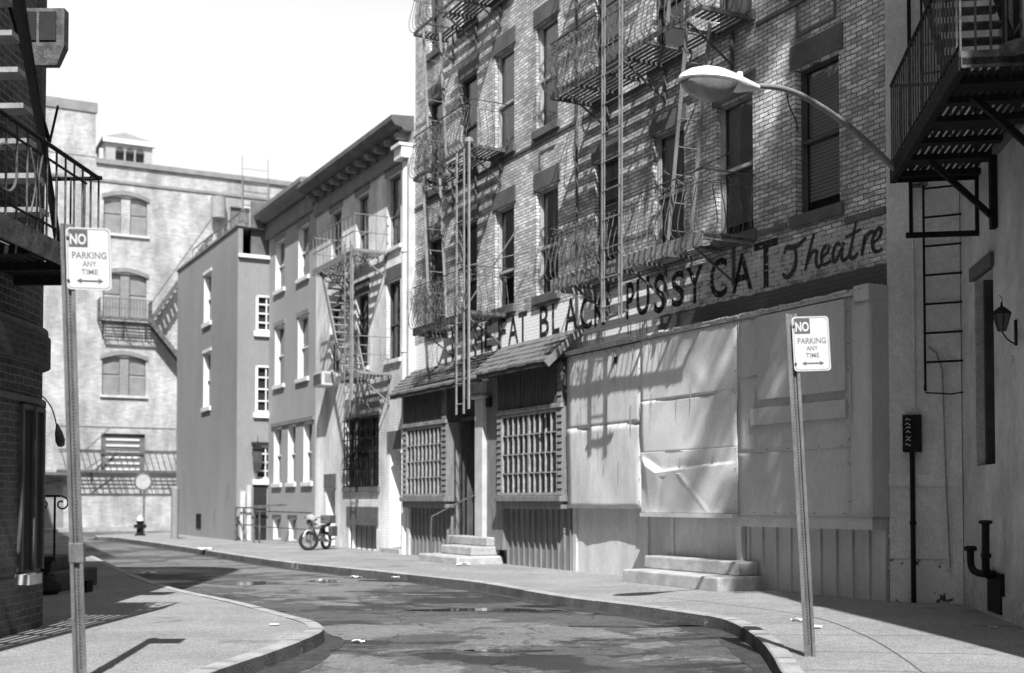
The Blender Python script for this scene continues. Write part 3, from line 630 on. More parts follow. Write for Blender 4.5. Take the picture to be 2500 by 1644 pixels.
for i in range(46):
    x=rr.uniform(-7.7,-.5); z=rr.choice([4.0,4.0,2.95,2.62,3.1,2.0]); L_=rr.uniform(.15,.8); w_=rr.uniform(.012,.05)
    m.add([(x,-P-.016,z),(x+w_,-P-.016,z),(x+w_*.7,-P-.016,z-L_*.6),(x+w_*.45,-P-.016,z-L_),(x+w_*.2,-P-.016,z-L_*.7)],[(0,4,3,2,1)])
t1.part('grime_streaks',m,'streak',stuff=True)
m=MB(); rr=random.Random(9)
for (x0,x1,zz) in ((-7.78,-5.36,2.66),(-7.78,-5.36,3.97),(-7.78,-5.36,1.22),(-5.3,-2.8,2.99),(-5.3,-2.8,3.98),(-2.7,-.42,3.15),(-2.7,-.42,3.98),(-2.7,-.42,1.14),(-2.7,-.42,2.05)):
    x=x0
    while x<x1: m.box(x,x+.008,-P-.03,-P-.0,zz-.004,zz+.004); x+=rr.uniform(.3,.6)
for xx in (-5.37,-2.79,-.40,-7.77):
    z=1.3
    while z<3.9: m.box(xx,xx+.008,-P-.03,-P,z-.004,z+.004); z+=rr.uniform(.3,.5)
t1.part('nail_heads',m,'bolt',stuff=True)
m=MB(); m.box(-6.15,-6.05,-P-.02,-P+.0,3.72,3.83); t1.part('vent_hole',m,'interior')
# base of the shopfront
m=MB(); m.box(-7.9,-5.45,-.08,.0,-.02,1.2); t1.part('skirt_panel',m,'sheet_streaked')
m=MB(); m.box(-5.45,-4.75,-.05,.0,.40,1.12); m.box(-4.72,-2.98,-.06,.0,.40,1.12); t1.part('boarded_door',m,'sheet_streaked')
m=MB(); m.box(-4.77,-4.70,-.10,-.0,.40,1.12); m.box(-5.5,-5.44,-.1,0,0,1.12); m.box(-2.99,-2.88,-.14,0,0,1.1); t1.part('door_trim',m,'sheet')
m=MB(); m.box(-5.2,-2.75,-P-.12,-P+.12,1.05,1.115); t1.part('door_hood',m,'offwhite')
m=MB(); m.box(-2.86,-.02,-P+.02,.0,.93,1.10); t1.part('ledge_beam',m,'sheet_grey')
m=MB(); m.box(-2.86,-.02,-.05,.0,-.03,.94)
x=-2.80
while x<-.08: m.box(x,x+.035,-.085,-.05,-.02,.93); x+=.31
t1.part('ribbed_skirt',m,'sheet_grey')
m=MB(); m.box(-7.9,-7.78,-.12,.0,0,1.18); t1.part('skirt_post',m,'offwhite')
# ------------------------------------------------------------------ neighbouring brick building with the shingled front
t2=T('brick_building','pale worn brick building with shingled shopfront roof and two small-paned bay windows','building',A,(-11.7,0,0))
cols2=[(-9.52,-8.64),(-11.36,-10.48),(-13.12,-12.24),(-14.9,-14.05)]
H2=[]
for (z0,z1) in [(5.42,7.56),(8.78,10.92),(12.12,14.2)]:
    for (a0,a1) in cols2: H2.append((a0,a1,z0,z1))
DOOR=(-13.02,-11.72,.55,3.55,1.1)
BL=(-15.35,-13.2,1.3,3.9,.3); BR=(-10.35,-8.1,1.3,3.9,.3)
m=MB(); m.wall(-15.72,-7.824,-.1,15.2,H2+[DOOR],0,.22); m.shell(-15.72,-7.824,0,9,-.1,15.2); t2.part('wall',m,'brick_worn2')
for r,(z0,z1) in enumerate([(5.42,7.56),(8.78,10.92),(12.12,14.2)]):
    for c,(a0,a1) in enumerate(cols2):
        window(t2,a0,a1,z0,z1,frame='frame_grey' if c<2 else 'frame_dark',shade='shade' if c<2 else 'shade_dark',shadez=[.38,.3,.0,0][c] if r==0 else 0,lh=.36,meet=[.45,.36,.4,.5][c] if r==0 else .47)
m=MB(); m.box(-15.7,-7.83,-.03,.01,8.5,8.555); t2.part('belt_course',m,'brownstone')
m=MB(); m.box(-9.4,-8.75,-.012,.01,8.28,8.33); m.box(-9.4,-9.34,-.012,.01,7.98,8.28); t2.part('panel_moulding',m,'brownstone')
m=MB(); m.tube([(-7.84,-.05,4.6),(-7.84,-.05,15)],.028,6); t2.part('downpipe',m,'iron_mid')
m=MB()
for ch,a0,a1 in [('T',-12.95,-12.50),('H',-12.35,-11.95),('E',-11.85,-11.50),('F',-11.20,-10.84),('A',-10.74,-10.28),('T',-10.36+.08,-9.90),('B',-9.38,-9.0),('L',-8.88,-8.58),('A',-8.40,-7.90)]:
    text_mesh(m,ch,a0,a1,4.57+.015*math.sin(a0*4),5.20+.015*math.sin(a0*3),-.006,bold=.014)
t2.part('lettering',m,'black_letter')
# shingled pent roof
def pent(x0,x1,zr,ze,pe,seed,nC,over):
    m=MB(); rr=random.Random(seed)
    for i in range(nC):
        f0=i/nC; f1=(i+1)/nC+.04
        b0,b1=-pe*f0,-pe*f1; z0,z1=zr+(ze-zr)*f0,zr+(ze-zr)*f1; x=x0-rr.uniform(0,.05)
        while x<x1-.03:
            w_=rr.uniform(.22,.5); xe=min(x+w_,x1+rr.uniform(-.01,.02)); t_=.036+rr.uniform(0,.022); dz=rr.uniform(-.014,.008)
            m.add([(x,b0,z0+.012),(xe,b0,z0+.012),(xe,b1,z1+.012+dz),(x,b1,z1+.012+dz),(x,b0,z0+.012+t_*.3),(xe,b0,z0+.012+t_*.3),(xe,b1,z1+.012+t_+dz),(x,b1,z1+.012+t_+dz)],
                  [(0,1,2,3),(7,6,5,4),(0,4,5,1),(1,5,6,2),(2,6,7,3),(3,7,4,0)])
            x=xe+.008
    t2.part('shingle_roof',m,'shingle')
    m=MB(); m.quad((x0,0,zr-.02),(x1-.02,0,zr-.02),(x1-.02,-pe,ze-.02),(x0,-pe,ze-.02)); m.quad((x0,0,zr-.05),(x0,-pe,ze-.05),(x1-.02,-pe,ze-.05),(x1-.02,0,zr-.05)); m.bar((x0,-pe+.02,ze-.05),(x1-.03,-pe+.02,ze-.05),.04,.09)
    x=x0+.2
    while x<x1-.1: m.bar((x,0,zr-.12),(x,-pe+.03,ze-.08),.05,.08); x+=.42
    t2.part('roof_rafters',m,'wood_dark')
pent(-15.95,-10.9,4.50,3.90,.56,5,7,0)
pent(-10.92,-7.74,4.55,3.95,.66,6,5,0)
m=MB(); m.bar((-7.70,.02,4.60),(-7.70,-.80,3.84),.035,.13); t2.part('barge_board',m,'wood_grey')
m=MB(); m.add([(-10.93,0,4.42),(-10.93,-.64,3.84),(-10.93,-.66,3.98),(-10.93,0,4.57)],[(0,1,2,3)]); t2.part('roof_step_board',m,'wood_dark')
# bays
def bay(a0,a1,nx,meetx,strip=.2):
    P_=.34; m=MB()
    m.box(a0,a1,-P_,-.0,3.12,3.92); t2.part('fascia_boards',m,'wood_dark')
    m=MB(); x=a0+.02
    while x<a1-.1: m.box(x,x+.012,-P_-.012,-P_,3.15,3.9); x+=.14
    t2.part('board_battens',m,'wood_dark')
    m=MB(); m.box(a0-.02,a1+.02,-P_-.05,-P_+.02,3.07,3.16); t2.part('head_trim',m,'wood_trim',bevel=.01)
    # clapboard strips at both sides
    m=MB()
    for s0,s1 in ((a0,a0+strip),(a1-strip,a1)):
        z=1.3
        while z<(3.07 if s0==a0 else 3.9): m.add([(s0,-P_,z),(s1,-P_,z),(s1,-P_,z+.13),(s0,-P_,z+.13),(s0,-P_-.035,z),(s1,-P_-.035,z),(s1,-P_-.006,z+.13),(s0,-P_-.006,z+.13)],[(4,5,6,7),(0,4,7,3),(1,2,6,5),(0,1,5,4)]); z+=.125
        m.box(s0,s1,-P_,0,1.25,3.1)
    t2.part('clapboards',m,'wood_grey')
    # the window
    f0,f1=a0+strip,a1-strip; z0,z1=1.42,3.06
    m=MB(); B=-P_+.02
    m.box(f0,f0+.05,B-.04,B+.04,z0,z1); m.box(f1-.05,f1,B-.04,B+.04,z0,z1); m.box(f0,f1,B-.04,B+.04,z1-.05,z1); m.box(f0,f1,B-.045,B+.04,z0,z0+.06)
    for i in range(1,nx):
        x=f0+.05+(f1-f0-.1)*i/nx; w_=.03 if i==meetx else .0085
        m.box(x-w_,x+w_,B-.03,B+.01,z0+.06,z1-.05)
    for j in range(1,4):
        z=z0+.06+(z1-z0-.11)*j/4; m.box(f0+.05,f1-.05,B-.026,B+.006,z-.012,z+.012)
    w_=t2.part('bay_window',m,'frame_mid')
    p=MB(); p.quad((f0,B+.012,z0),(f1,B+.012,z0),(f1,B+.012,z1),(f0,B+.012,z1)); t2.part('pane',p,'glass',w_)
    p=MB(); rr=random.Random(int(a0*10))
    for i in range(nx):
        for j in range(4):
            if rr.random()<.86:
                x0=f0+.05+(f1-f0-.1)*i/nx; x1=f0+.05+(f1-f0-.1)*(i+1)/nx; za=z0+.06+(z1-z0-.11)*j/4; zb=z0+.06+(z1-z0-.11)*(j+1)/4; d=B+.05+rr.uniform(0,.015)
                p.quad((x0,d,za),(x1,d,za),(x1,d+rr.uniform(0,.01),zb),(x0,d,zb))
    t2.part('window_boarding',p,'boarding',w_)
    p=MB(); p.quad((f0,B+.09,z0),(f1,B+.09,z0),(f1,B+.09,z1),(f0,B+.09,z1)); t2.part('interior',p,'interior',w_)
    m=MB(); m.box(a0-.05,a1+.05,-P_-.09,0,1.30,1.41); m.box(a0,a1,-P_-.03,0,1.16,1.30); t2.part('window_sill',m,'wood_grey',bevel=.01)
    m=MB(); m.box(a0+.02,a1,-.10,0,-.03,1.16)
    x=a0+.02
    while x<a1-.02: m.box(x,x+.025,-.145,-.10,-.02,1.14); x+=.232
    t2.part('skirt_boards',m,'wood_grey')
bay(-10.55,-7.9,10,5,.16); bay(-15.62,-13.1,9,99,.2)
m=MB(); m.box(-15.74,-15.6,-.2,0,0,1.14); t2.part('corner_post',m,'offwhite')
# doorway
m=MB(); m.box(-12.98,-11.76,1.08,1.1,.5,3.5); t2.part('door',m,'interior')
m=MB(); m.box(-13.02,-12.94,-.06,.6,.5,3.9); m.box(-12.94,-11.72,-.05,.03,3.12,3.2); m.box(-12.94,-11.72,-.04,.02,3.5,3.56); t2.part('door_frame',m,'wood_dark')
m=MB(); m.box(-13.0,-12.3,.9,.94,.55,1.5); t2.part('kick_panel',m,'wood_grey')
m=MB(); m.box(-12.94,-11.74,0,1.08,3.2,3.5); t2.part('transom',m,'wood_dark')
m=MB()
m.box(-11.70,-11.32,-.32,-.02,.42,3.5); m.box(-11.76,-11.26,-.38,0,3.5,3.58); m.box(-11.72,-11.30,-.34,-.02,3.58,3.92); t2.part('pillar',m,'offwhite',bevel=.015)
m=MB(); m.box(-11.3,-10.56,-.22,0,.3,3.92); t2.part('door_side_boards',m,'wood_grey')
m=MB(); m.box(-11.2,-11.05,-.30,-.22,3.3,3.5); t2.part('meter_box',m,'interior')
m=MB(); m.lathe((-10.95,-.45,3.88),[(.02,.06),(.06,.05),(.10,-.01),(.09,-.03)],10); t2.part('porch_light',m,'offwhite')
# ------------------------------------------------------------------ steps
st=T('stone_steps','pair of broad pale stone steps below the dented sheet metal','steps',A,(-3.7,-.5,0))
m=MB(); m.box(-4.95,-2.42,-.93,-.1,-.02,.20); st.part('step',m,'stone',bevel=.025)
m=MB(); m.box(-5.0,-2.55,-.47,-.08,.20,.41); st.part('step',m,'stone',bevel=.025)
st=T('stone_steps','worn broken stone steps with thin handrail at the dark doorway','steps',A,(-11.6,-.5,0))
m=MB(); m.box(-12.75,-10.75,-1.18,-.1,-.04,.17); st.part('step',m,'stone',bevel=.04)
m=MB(); m.box(-12.45,-10.9,-.78,-.1,.17,.36); st.part('step',m,'stone',bevel=.03)
m=MB(); m.box(-12.9,-10.95,-.40,.5,.36,.55); st.part('step',m,'stone',bevel=.025)
m=MB(); m.tube(smooth([(-12.55,-.95,.17),(-12.55,-.95,.9),(-12.45,-.88,1.02),(-11.85,-.40,1.38),(-11.65,-.32,1.42)],5),.018,6); m.tube([(-12.55,-.95,.5),(-12.62,-.6,.4),(-12.62,-.6,.2)],.012,5); st.part('handrail',m,'galv',smooth=True)
# ------------------------------------------------------------------ fire escapes
def platform(t,a0,a1,z,p,mt='iron_mid',slat=.098,brk=(0.1,.5,.9),fascia=.07,bh=.6,gap=None,edge=None):
    m=MB(); n=int((p-.1)/slat)
    for i in range(n):
        b=-.08-i*slat
        if gap and gap[2]<-b<gap[3]:
            m.box(a0,gap[0],b-.029,b+.029,z-.012,z); m.box(gap[1],a1,b-.029,b+.029,z-.012,z)
        else: m.box(a0+.02,a1-.02,b-.029,b+.029,z-.012,z)
    k=int((a1-a0)/.8)+1
    for i in range(k+1):
        x=a0+(a1-a0)*i/k; m.box(x-.02,x+.02,-p,-.01,z-.055,z-.013)
    f=t.part('platform',m,mt)
    m=MB(); m.box(a0-.01,a1+.01,-p-.012,-p,z-fascia,z+.02); m.box(a0-.01,a0+.0,-p,0,z-fascia,z+.02); m.box(a1,a1+.01,-p,0,z-fascia*.5,z+.02); t.part('edge_frame',m,edge or mt)
    for q in brk:
        x=a0+(a1-a0)*q; m=MB(); m.bar((x,-p*.92,z-.06),(x,-.02,z-bh),.03,.03); m.bar((x,-.03,z),(x,-.03,z-bh-.05),.05,.03,up=(0,1,0)); t.part('bracket',m,mt)
    return f
def belly(t,a0,a1,z,p,h=.95,mt='iron_mid',sp=.16,left=True,right=True,seed=1,deco=True):
    """railing whose bars bulge out low down, scrolls under the top rail"""
    rr=random.Random(seed); m=MB()
    m.bar((a0,-p,z+h),(a1,-p,z+h),.035,.012); 
    if left: m.bar((a0,-p,z+h),(a0,0,z+h),.035,.012)
    if right: m.bar((a1,-p,z+h),(a1,0,z+h),.035,.012)
    t.part('top_rail',m,mt)
    m=MB(); m.tube([(a0,-p,z+h*.80),(a1,-p,z+h*.80)],.008,5)
    if left: m.tube([(a0,-p,z+h*.80),(a0,0,z+h*.80)],.008,5)
    if right: m.tube([(a1,-p,z+h*.80),(a1,0,z+h*.80)],.008,5)
    t.part('mid_rail',m,mt)
    prof=[(0,.0),(.06,.015),(.105,.06),(.125,.15),(.115,.28),(.08,.45),(.04,.60),(.01,.75),(0,.83)]
    m=MB(); n=int((a1-a0)/sp)
    for i in range(n+1):
        x=a0+(a1-a0)*i/n; j=rr.uniform(-.012,.012); k=1+rr.uniform(-.15,.1)
        m.tube([(x+j*q[1],-p-q[0]*k,z+q[1]*h) for q in prof],.0085,5)
    for s,on in ((a0,left),(a1,right)):
        if not on: continue
        sg=-1 if s==a0 else 1
        for i in range(1,int(p/sp)+1):
            b=-p+i*sp; k=1+rr.uniform(-.15,.1)
            if b>-.05: continue
            m.tube([(s+sg*q[0]*k,b,z+q[1]*h) for q in prof],.0085,5)
    t.part('railing_bars',m,mt)
    if deco:
        m=MB(); x=a0+.1; zz=z+h*.895
        while x<a1-.08:
            r=rr.choice([.04,.05,.035]); m.ring((x,-p,zz),r,.007,(1,0,0),(0,0,1),10,4)
            m.tube(smooth([(x+r,-p,zz-.03),(x+r+.03,-p,zz+.02),(x+r+.06,-p,zz-.02),(x+r+.04,-p,zz-.04)],3),.006,4); x+=.19
        b=-p+.12
        while right and b<-.08: m.ring((a1,b,zz),.04,.007,(0,1,0),(0,0,1),10,4); b+=.19
        t.part('scrollwork',m,mt)
def ladder(t,p0,p1,wvec,mt='iron_pale',rail=(.05,.012),rung=.011,sp=.31,name='ladder',double=0,up=None):
    """straight ladder from p0 to p1, second rail offset by wvec"""
    p0=Vector(p0);p1=Vector(p1);wv=Vector(wvec); m=MB()
    for o in (Vector((0,0,0)),wv):
        m.bar(p0+o,p1+o,rail[0],rail[1],up=up or (0,1,0))
        if double: 
            d=wv.normalized()*double*(1 if o.length==0 else -1); m.bar(p0+o+d,p1+o+d*1.0,rail[0]*.6,rail[1],up=up or (0,1,0))
    L_=(p1-p0).length; n=int(L_/sp)
    for i in range(1,n+1):
        q=p0+(p1-p0)*((i-.5)/n); m.tube([q,q+wv],rung,5)
    return t.part(name,m,mt)
f1=T('fire_escape','ornate bellied fire escape on the theatre above the PUSSYCAT lettering','fire escape',A,(-5,0,5.2),'fire escapes along the street')
for i,z in enumerate((5.29,8.68,12.05)):
    platform(f1,-7.25,-2.72,z,.95,gap=(-4.2,-3.1,.3,.85),fascia=.2 if i==0 else .07,edge='iron_grey' if i==0 else None); 
    belly(f1,-7.25,-2.70,z,.95,seed=i,deco=i<2)
    if i<2:
        z2=(8.68,12.05)[i]
        ladder(f1,(-3.75,-.85,z+.02),(-3.2,-.85,z2),(0,.42,0),'iron_grey',rail=(.018,.06),sp=.38,name='stair_ladder',up=(0,0,1))
ladder(f1,(-5.36,-1.06,4.28),(-5.30,-1.06,10.6),(.60,0,0),'iron_grey',rail=(.034,.02),sp=.46,name='drop_ladder',double=.075)
m=MB(); m.bar((-5.55,-1.0,4.33),(-4.7,-1.0,4.40),.05,.04); f1.part('ladder_foot_bar',m,'iron_mid')
m=MB()
for q in [(-6.9,-.4,6.1,-6.3,-.9,5.5),(-3.1,-.95,6.24,-2.1,-.9,6.33),(-4.2,-.6,6.6,-3.5,-.7,6.2)]: m.tube([q[:3],q[3:]],.012,5)
f1.part('loose_rods',m,'iron_mid')
f2=T('fire_escape','tall pale drop ladder fire escape over the shingled shopfront roof','fire escape',A,(-12.2,0,5.2),'fire escapes along the street')
for i,z in enumerate((5.24,8.72,12.1)):
    platform(f2,-13.75,-10.75,z,.88,fascia=.15 if i==0 else .07,gap=(-13.5,-12.6,.3,.8)); belly(f2,-13.75,-10.7,z,.88,seed=10+i,deco=i<2)
    if i<2:
        z2=(8.72,12.1)[i]; ladder(f2,(-13.05,-.78,z+.02),(-13.45,-.78,z2),(0,.42,0),'iron_grey',rail=(.018,.06),sp=.45,name='stair_ladder',up=(0,0,1))
ladder(f2,(-11.28,-.95,3.12),(-11.28,-.95,8.66),(.36,0,0),'iron_pale',rail=(.055,.02),sp=.42,name='drop_ladder')
m=MB(); m.bar((-10.62,-.98,3.2),(-10.62,-.98,8.75),.06,.03,up=(0,1,0)); m.lathe((-10.68,-.95,8.74),[(.09,0),(.09,.07),(.02,.11)],8); f2.part('ladder_guide',m,'iron_pale')
m=MB(); m.tube([(-11.0,-.9,5.3),(-9.9,-.2,6.9)],.016,5); m.tube([(-10.9,-.9,6.2),(-9.6,-.1,6.35)],.012,5); f2.part('loose_rods',m,'iron_grey')
# ivy-like dead vine tangle on the lower left railing
# ------------------------------------------------------------------ white house
hb=T('town_house','white painted three storey house with bracketed dark cornice and barred ground window','house',A,(-19.5,0,0))
HBc=[(-22.0,-21.05),(-19.85,-18.9),(-17.6,-16.66)]
holes=[]
for a0,a1 in HBc: holes+= [(a0,a1,7.85,9.75),(a0,a1,4.95,7.0)]
holes+=[(-20.65,-18.1,1.70,3.65),(-20.35,-18.25,0.02,.66),(-22.3,-21.5,.0,1.68,.5),(-17.32,-16.25,.12,2.62,.6)]
m=MB(); m.wall(-23.3,-15.724,-.05,10.7,holes,0,.25); m.shell(-23.3,-15.724,0,9,-.05,10.7); hb.part('wall',m,'white_brick' if 'white_brick' in M else 'brick_cream')
for a0,a1 in HBc:
    window(hb,a0,a1,7.85,9.75,frame='frame_mid',shade='shade_dark',sill='white',lintel=None,meet=.45,rec=.16,sillh=.1)
    window(hb,a0,a1,4.95,7.0,frame='frame_dark',shade='shade_dark',sill='white',lintel='brownstone',lh=.36,meet=.45,rec=.16,sillh=.1)
m=MB()
for a0,a1 in HBc: m.box(a0-.1,a1+.1,-.02,.03,9.752,9.948)
hb.part('lintel_band',m,'cornice_light')
window(hb,-20.65,-18.1,1.70,3.65,frame='frame_dark',shade='curtain',shadez=.0,sill='cornice',lintel='cornice_light',lh=.52,rec=.18,meet=0,grid=(3,2,.05),sillh=.14)
m=MB()
for i in range(12): x=-20.6+i*.225; m.tube([(x,-.06,1.66),(x,-.06,3.62)],.014,5)
for z in (1.72,2.2,3.0,3.55): m.bar((-20.7,-.06,z),(-18.05,-.06,z),.02,.035)
for i in range(6): m.ring((-20.4+i*.42,-.06,2.6),.17,.012,(1,0,0),(0,0,1),12,4)
hb.part('window_grille',m,'iron_black')
m=MB(); m.box(-20.5,-18.1,-.03,.02,.662,1.16); m.box(-22.4,-21.4,-.04,.05,1.69,2.1); m.box(-17.45,-16.1,-.04,.05,2.63,3.1); hb.part('dark_lintel',m,'cornice')
m=MB(); m.quad((-20.35,.2,.0),(-18.25,.2,.0),(-18.25,.2,.66),(-20.35,.2,.66)); hb.part('cellar_door',m,'wood_grey')
m=MB()
for i in range(5): m.tube([(-20.1+i*.4,-.02,.0),(-20.1+i*.4,-.02,.66)],.014,5)
hb.part('cellar_bars',m,'iron_black')
m=MB(); m.box(-22.3,-21.5,.4,.44,0,1.68); hb.part('door',m,'frame_dark')
m=MB(); m.box(-17.32,-16.75,.3,.34,.12,2.62); hb.part('door',m,'wood_trim'); m=MB(); m.box(-16.75,-16.25,.45,.5,.12,2.62); hb.part('door',m,'interior')
m=MB(); m.box(-16.6,-16.2,.06,.10,.12,1.4); hb.part('white_board',m,'white')
m=MB(); m.box(-17.4,-16.1,-.25,.3,-.05,.12); hb.part('door_step',m,'stone')
def cornice(t,a0,a1,z0,z1,p,mt,mt2,nb,ret=True):
    m=MB(); m.box(a0,a1,-.10,0,z0,z0+(z1-z0)*.35); m.box(a0,a1,-.06,0,z0+(z1-z0)*.35,z0+(z1-z0)*.7)
    t.part('frieze',m,mt2)
    m=MB(); h=z1-z0
    prof=[(0,z0+h*.62),(-p*.45,z0+h*.62),(-p*.55,z0+h*.70),(-p*.85,z0+h*.74),(-p,z0+h*.86),(-p,z1),(0,z1+.05)]
    n=len(prof); m.add([(a0,b,z) for b,z in prof]+[(a1,b,z) for b,z in prof],[tuple(range(n)),tuple(range(n,2*n))[::-1]]+[(i,n+i,n+(i+1)%n,(i+1)%n) for i in range(n)])
    t.part('cornice',m,mt)
    if nb:
        m=MB()
        for i in range(nb):
            x=a0+.3+(a1-a0-.6)*i/(nb-1); m.box(x-.07,x+.07,-p*.6,-.02,z0+h*.45,z0+h*.62); m.box(x-.05,x+.05,-p*.66,-p*.45,z0+h*.5,z0+h*.58)
        t.part('cornice_brackets',m,'iron_grey')
cornice(hb,-23.35,-15.8,9.95,10.84,.60,'cornice','cornice_light',11)
m=MB(); m.box(-16.25,-15.76,-.35,.0,9.82,10.1); m.box(-16.3,-15.74,-.42,0,10.1,10.18); hb.part('cornice_end_block',m,'white')
m=MB(); m.tube([(-16.0,-.13,.0),(-16.0,-.13,9.82)],.10,10); 
for z in (2.5,5,7.5): m.tube([(-16.0,-.13,z),(-16.0,-.13,z+.08)],.125,10)
hb.part('downpipe',m,'white',smooth=True)
m=MB(); m.box(-15.88,-15.74,-.16,.0,0,9.8); hb.part('party_pier',m,'offwhite')
f3=T('fire_escape','plain grey fire escape with steep slatted stair on the white house','fire escape',A,(-18.8,0,4.5),'fire escapes along the street')
def rail(t,a0,a1,z,p,h=.92,mt='iron_grey',sp=.3,left=True,right=True,r=.009):
    m=MB(); 
    for hh in (h,h*.5): 
        m.bar((a0,-p,z+hh),(a1,-p,z+hh),.03,.02)
        if left: m.bar((a0,-p,z+hh),(a0,0,z+hh),.03,.02)
        if right: m.bar((a1,-p,z+hh),(a1,0,z+hh),.03,.02)
    t.part('top_rail',m,mt); m=MB(); n=int((a1-a0)/sp)
    for i in range(n+1): x=a0+(a1-a0)*i/n; m.tube([(x,-p,z),(x,-p,z+h)],r,5)
    for i in range(1,int(p/sp)+1):
        b=-p+i*sp
        if left: m.tube([(a0,b,z),(a0,b,z+h)],r,5)
        if right: m.tube([(a1,b,z),(a1,b,z+h)],r,5)
    t.part('railing_bars',m,mt)
platform(f3,-20.75,-17.45,7.78,.95,'iron_grey',fascia=.16,brk=(.12,.95)); rail(f3,-20.75,-17.45,7.78,.95)
platform(f3,-18.9,-17.2,4.6,.92,'iron_grey',fascia=.14,brk=(.1,.9),bh=.75); rail(f3,-18.9,-17.2,4.6,.92,right=True)
ladder(f3,(-18.5,-.88,4.65),(-20.2,-.88,7.7),(0,.62,0),'iron_grey',rail=(.03,.14),sp=.24,name='stair',up=(0,0,1),rung=.03)
ladder(f3,(-18.0,-1.0,3.6),(-18.0,-1.0,8.0),(.42,0,0),'iron_grey',rail=(.05,.02),sp=.32,name='drop_ladder')
m=MB(); m.bar((-17.6,-.95,3.9),(-17.6,-.95,7.9),.09,.05,up=(0,1,0)); f3.part('guide_post',m,'iron_grey')
ac=T('air_conditioner','boxy window air conditioner jutting from the white house beside its fire escape','air conditioner',A,(-21.6,-.2,4.6))
m=MB(); m.box(-22.1,-21.25,-.5,.05,4.62,5.02); ac.part('casing',m,'offwhite',bevel=.02)
m=MB(); m.box(-22.02,-21.34,-.506,-.5,4.67,4.97); ac.part('grille',m,'iron_mid'); m=MB(); m.box(-21.25,-21.244,-.42,-.1,4.7,4.96); ac.part('side_grille',m,'iron_grey')
# ------------------------------------------------------------------ grey house
ha=T('town_house','grey three storey house with white sash windows and iron railings in front','house',A,(-25.8,0,0))
HA2=[(-27.55,-26.5),(-25.08,-24.02)]; HA1=[(-27.6,-26.75),(-26.05,-25.25),(-24.45,-23.6)]; HA0=[(-27.6,-26.75),(-25.9,-25.1),(-24.5,-23.9)]
holes=[]
for a0,a1 in HA2: holes+=[(a0,a1,8.3,9.95),(a0,a1,5.15,7.1)]
for a0,a1 in HA1: holes+=[(a0,a1,1.9,3.75)]
for a0,a1 in HA0[:2]: holes+=[(a0,a1,.05,.78)]
m=MB(); m.wall(-28.26,-23.304,-.05,10.95,holes,0,.25); m.shell(-28.26,-23.304,0,9,-.05,10.95); ha.part('wall',m,'house_grey')
for a0,a1 in HA2:
    for z0,z1 in ((8.3,9.95),(5.15,7.1)): window(ha,a0,a1,z0,z1,frame='white',shade='curtain',sill='white',lintel='cornice_light',lh=.16,jamb='white',rec=.17,sillh=.13)
for a0,a1 in HA1: window(ha,a0,a1,1.9,3.75,frame='white',shade='curtain',sill='white',lintel=None,jamb='white',rec=.17,sillh=.13)
m=MB(); m.box(-27.8,-23.4,-.05,0,3.78,3.9); ha.part('lintel_band',m,'cornice_light')
for a0,a1 in HA0[:2]: window(ha,a0,a1,.05,.78,frame='white',shade='curtain',sill=None,lintel='cornice',lh=.1,meet=0,jamb='white')
cornice(ha,-28.5,-23.36,10.2,11.12,.50,'cornice_light','cornice_light',0)
ra=T('iron_railing','low iron railing with two rails on the pavement before the grey house','railing',A,(-26,-.8,0))
rpts=[G(580,1320),G(612,1326),G(668,1338),G(688,1338),G(842,1342)]
m=MB(); RP=[A.loc(*p) for p in rpts]
RP=[(-28.0,-1.15),(-27.2,-1.1),(-26.0,-1.1),(-25.4,-1.1),(-21.4,-.75)]
for (x,y),h in zip(RP,(1.1,1.1,1.0,1.0,.9)): m.bar((x,y,0),(x,y,h),.05,.05)
ra.part('posts',m,'iron_mid')
m=MB()
m.bar((-28.0,-1.15,1.1),(-26.0,-1.1,1.1),.04,.04); m.bar((-28,-1.15,.55),(-26,-1.1,.55),.035,.035); m.bar((-26.0,-1.1,1.0),(-21.4,-.75,.98),.04,.04); m.bar((-26,-1.1,.52),(-21.4,-.75,.5),.03,.03)
m.bar((-28.0,-1.15,1.1),(-28,0,1.1),.04,.04); m.bar((-26,-1.1,1.15),(-25.2,-.3,1.2),.05,.05)
ra.part('rails',m,'iron_mid')
# ------------------------------------------------------------------ flat grey corner house jutting forward
gh=T('corner_house','tall blank grey side wall house with four narrow white slit windows','house',A,(-33,-1.07,0))
sl_=[(-33.0,-31.9,7.85,9.65),(-33.0,-31.9,4.75,6.75)]
m=MB(); m.wall(-37.4,-28.26,-.05,10.55,sl_,-1.07,.25); m.quad((-37.4,-1.07,-.05),(-37.4,9,-.05),(-37.4,9,10.55),(-37.4,-1.07,10.55)); m.quad((-37.4,-1.07,10.55),(-37.4,9,10.55),(-28.26,9,10.55),(-28.26,-1.07,10.55)); m.quad((-37.4,9,-.05),(-28.26,9,-.05),(-28.26,9,10.55),(-37.4,9,10.55))
gh.part('side_wall',m,'grey_paint')
for a0,a1,z0,z1 in sl_: window(gh,a0,a1,z0,z1,b=-1.07,frame='white',shade='curtain',jamb='white',sill='white',lintel='white',lh=.12,sillh=.16,rec=.2,meet=.5,grid=(2,2,.03))
m=MB(); m.box(-37.45,-28.2,-1.12,-.9,10.55,10.63); gh.part('coping',m,'cornice_light')
m=MB()
for i in range(9):
    x=-36.5+i*.95; m.tube([(x,-.7,10.6),(x,-.7,11.3)],.02,5)
m.tube([(-36.5,-.7,11.3),(-28.9,-.7,11.3)],.025,5); m.tube([(-36.5,-.7,10.95),(-28.9,-.7,10.95)],.02,5); gh.part('roof_railing',m,'iron_grey')
GO=C0
def gq(x,y,z): # GE frame (x along end wall, y into wall) -> A frame
    return (-28.26-y, -1.07+x, z)
m=MB()
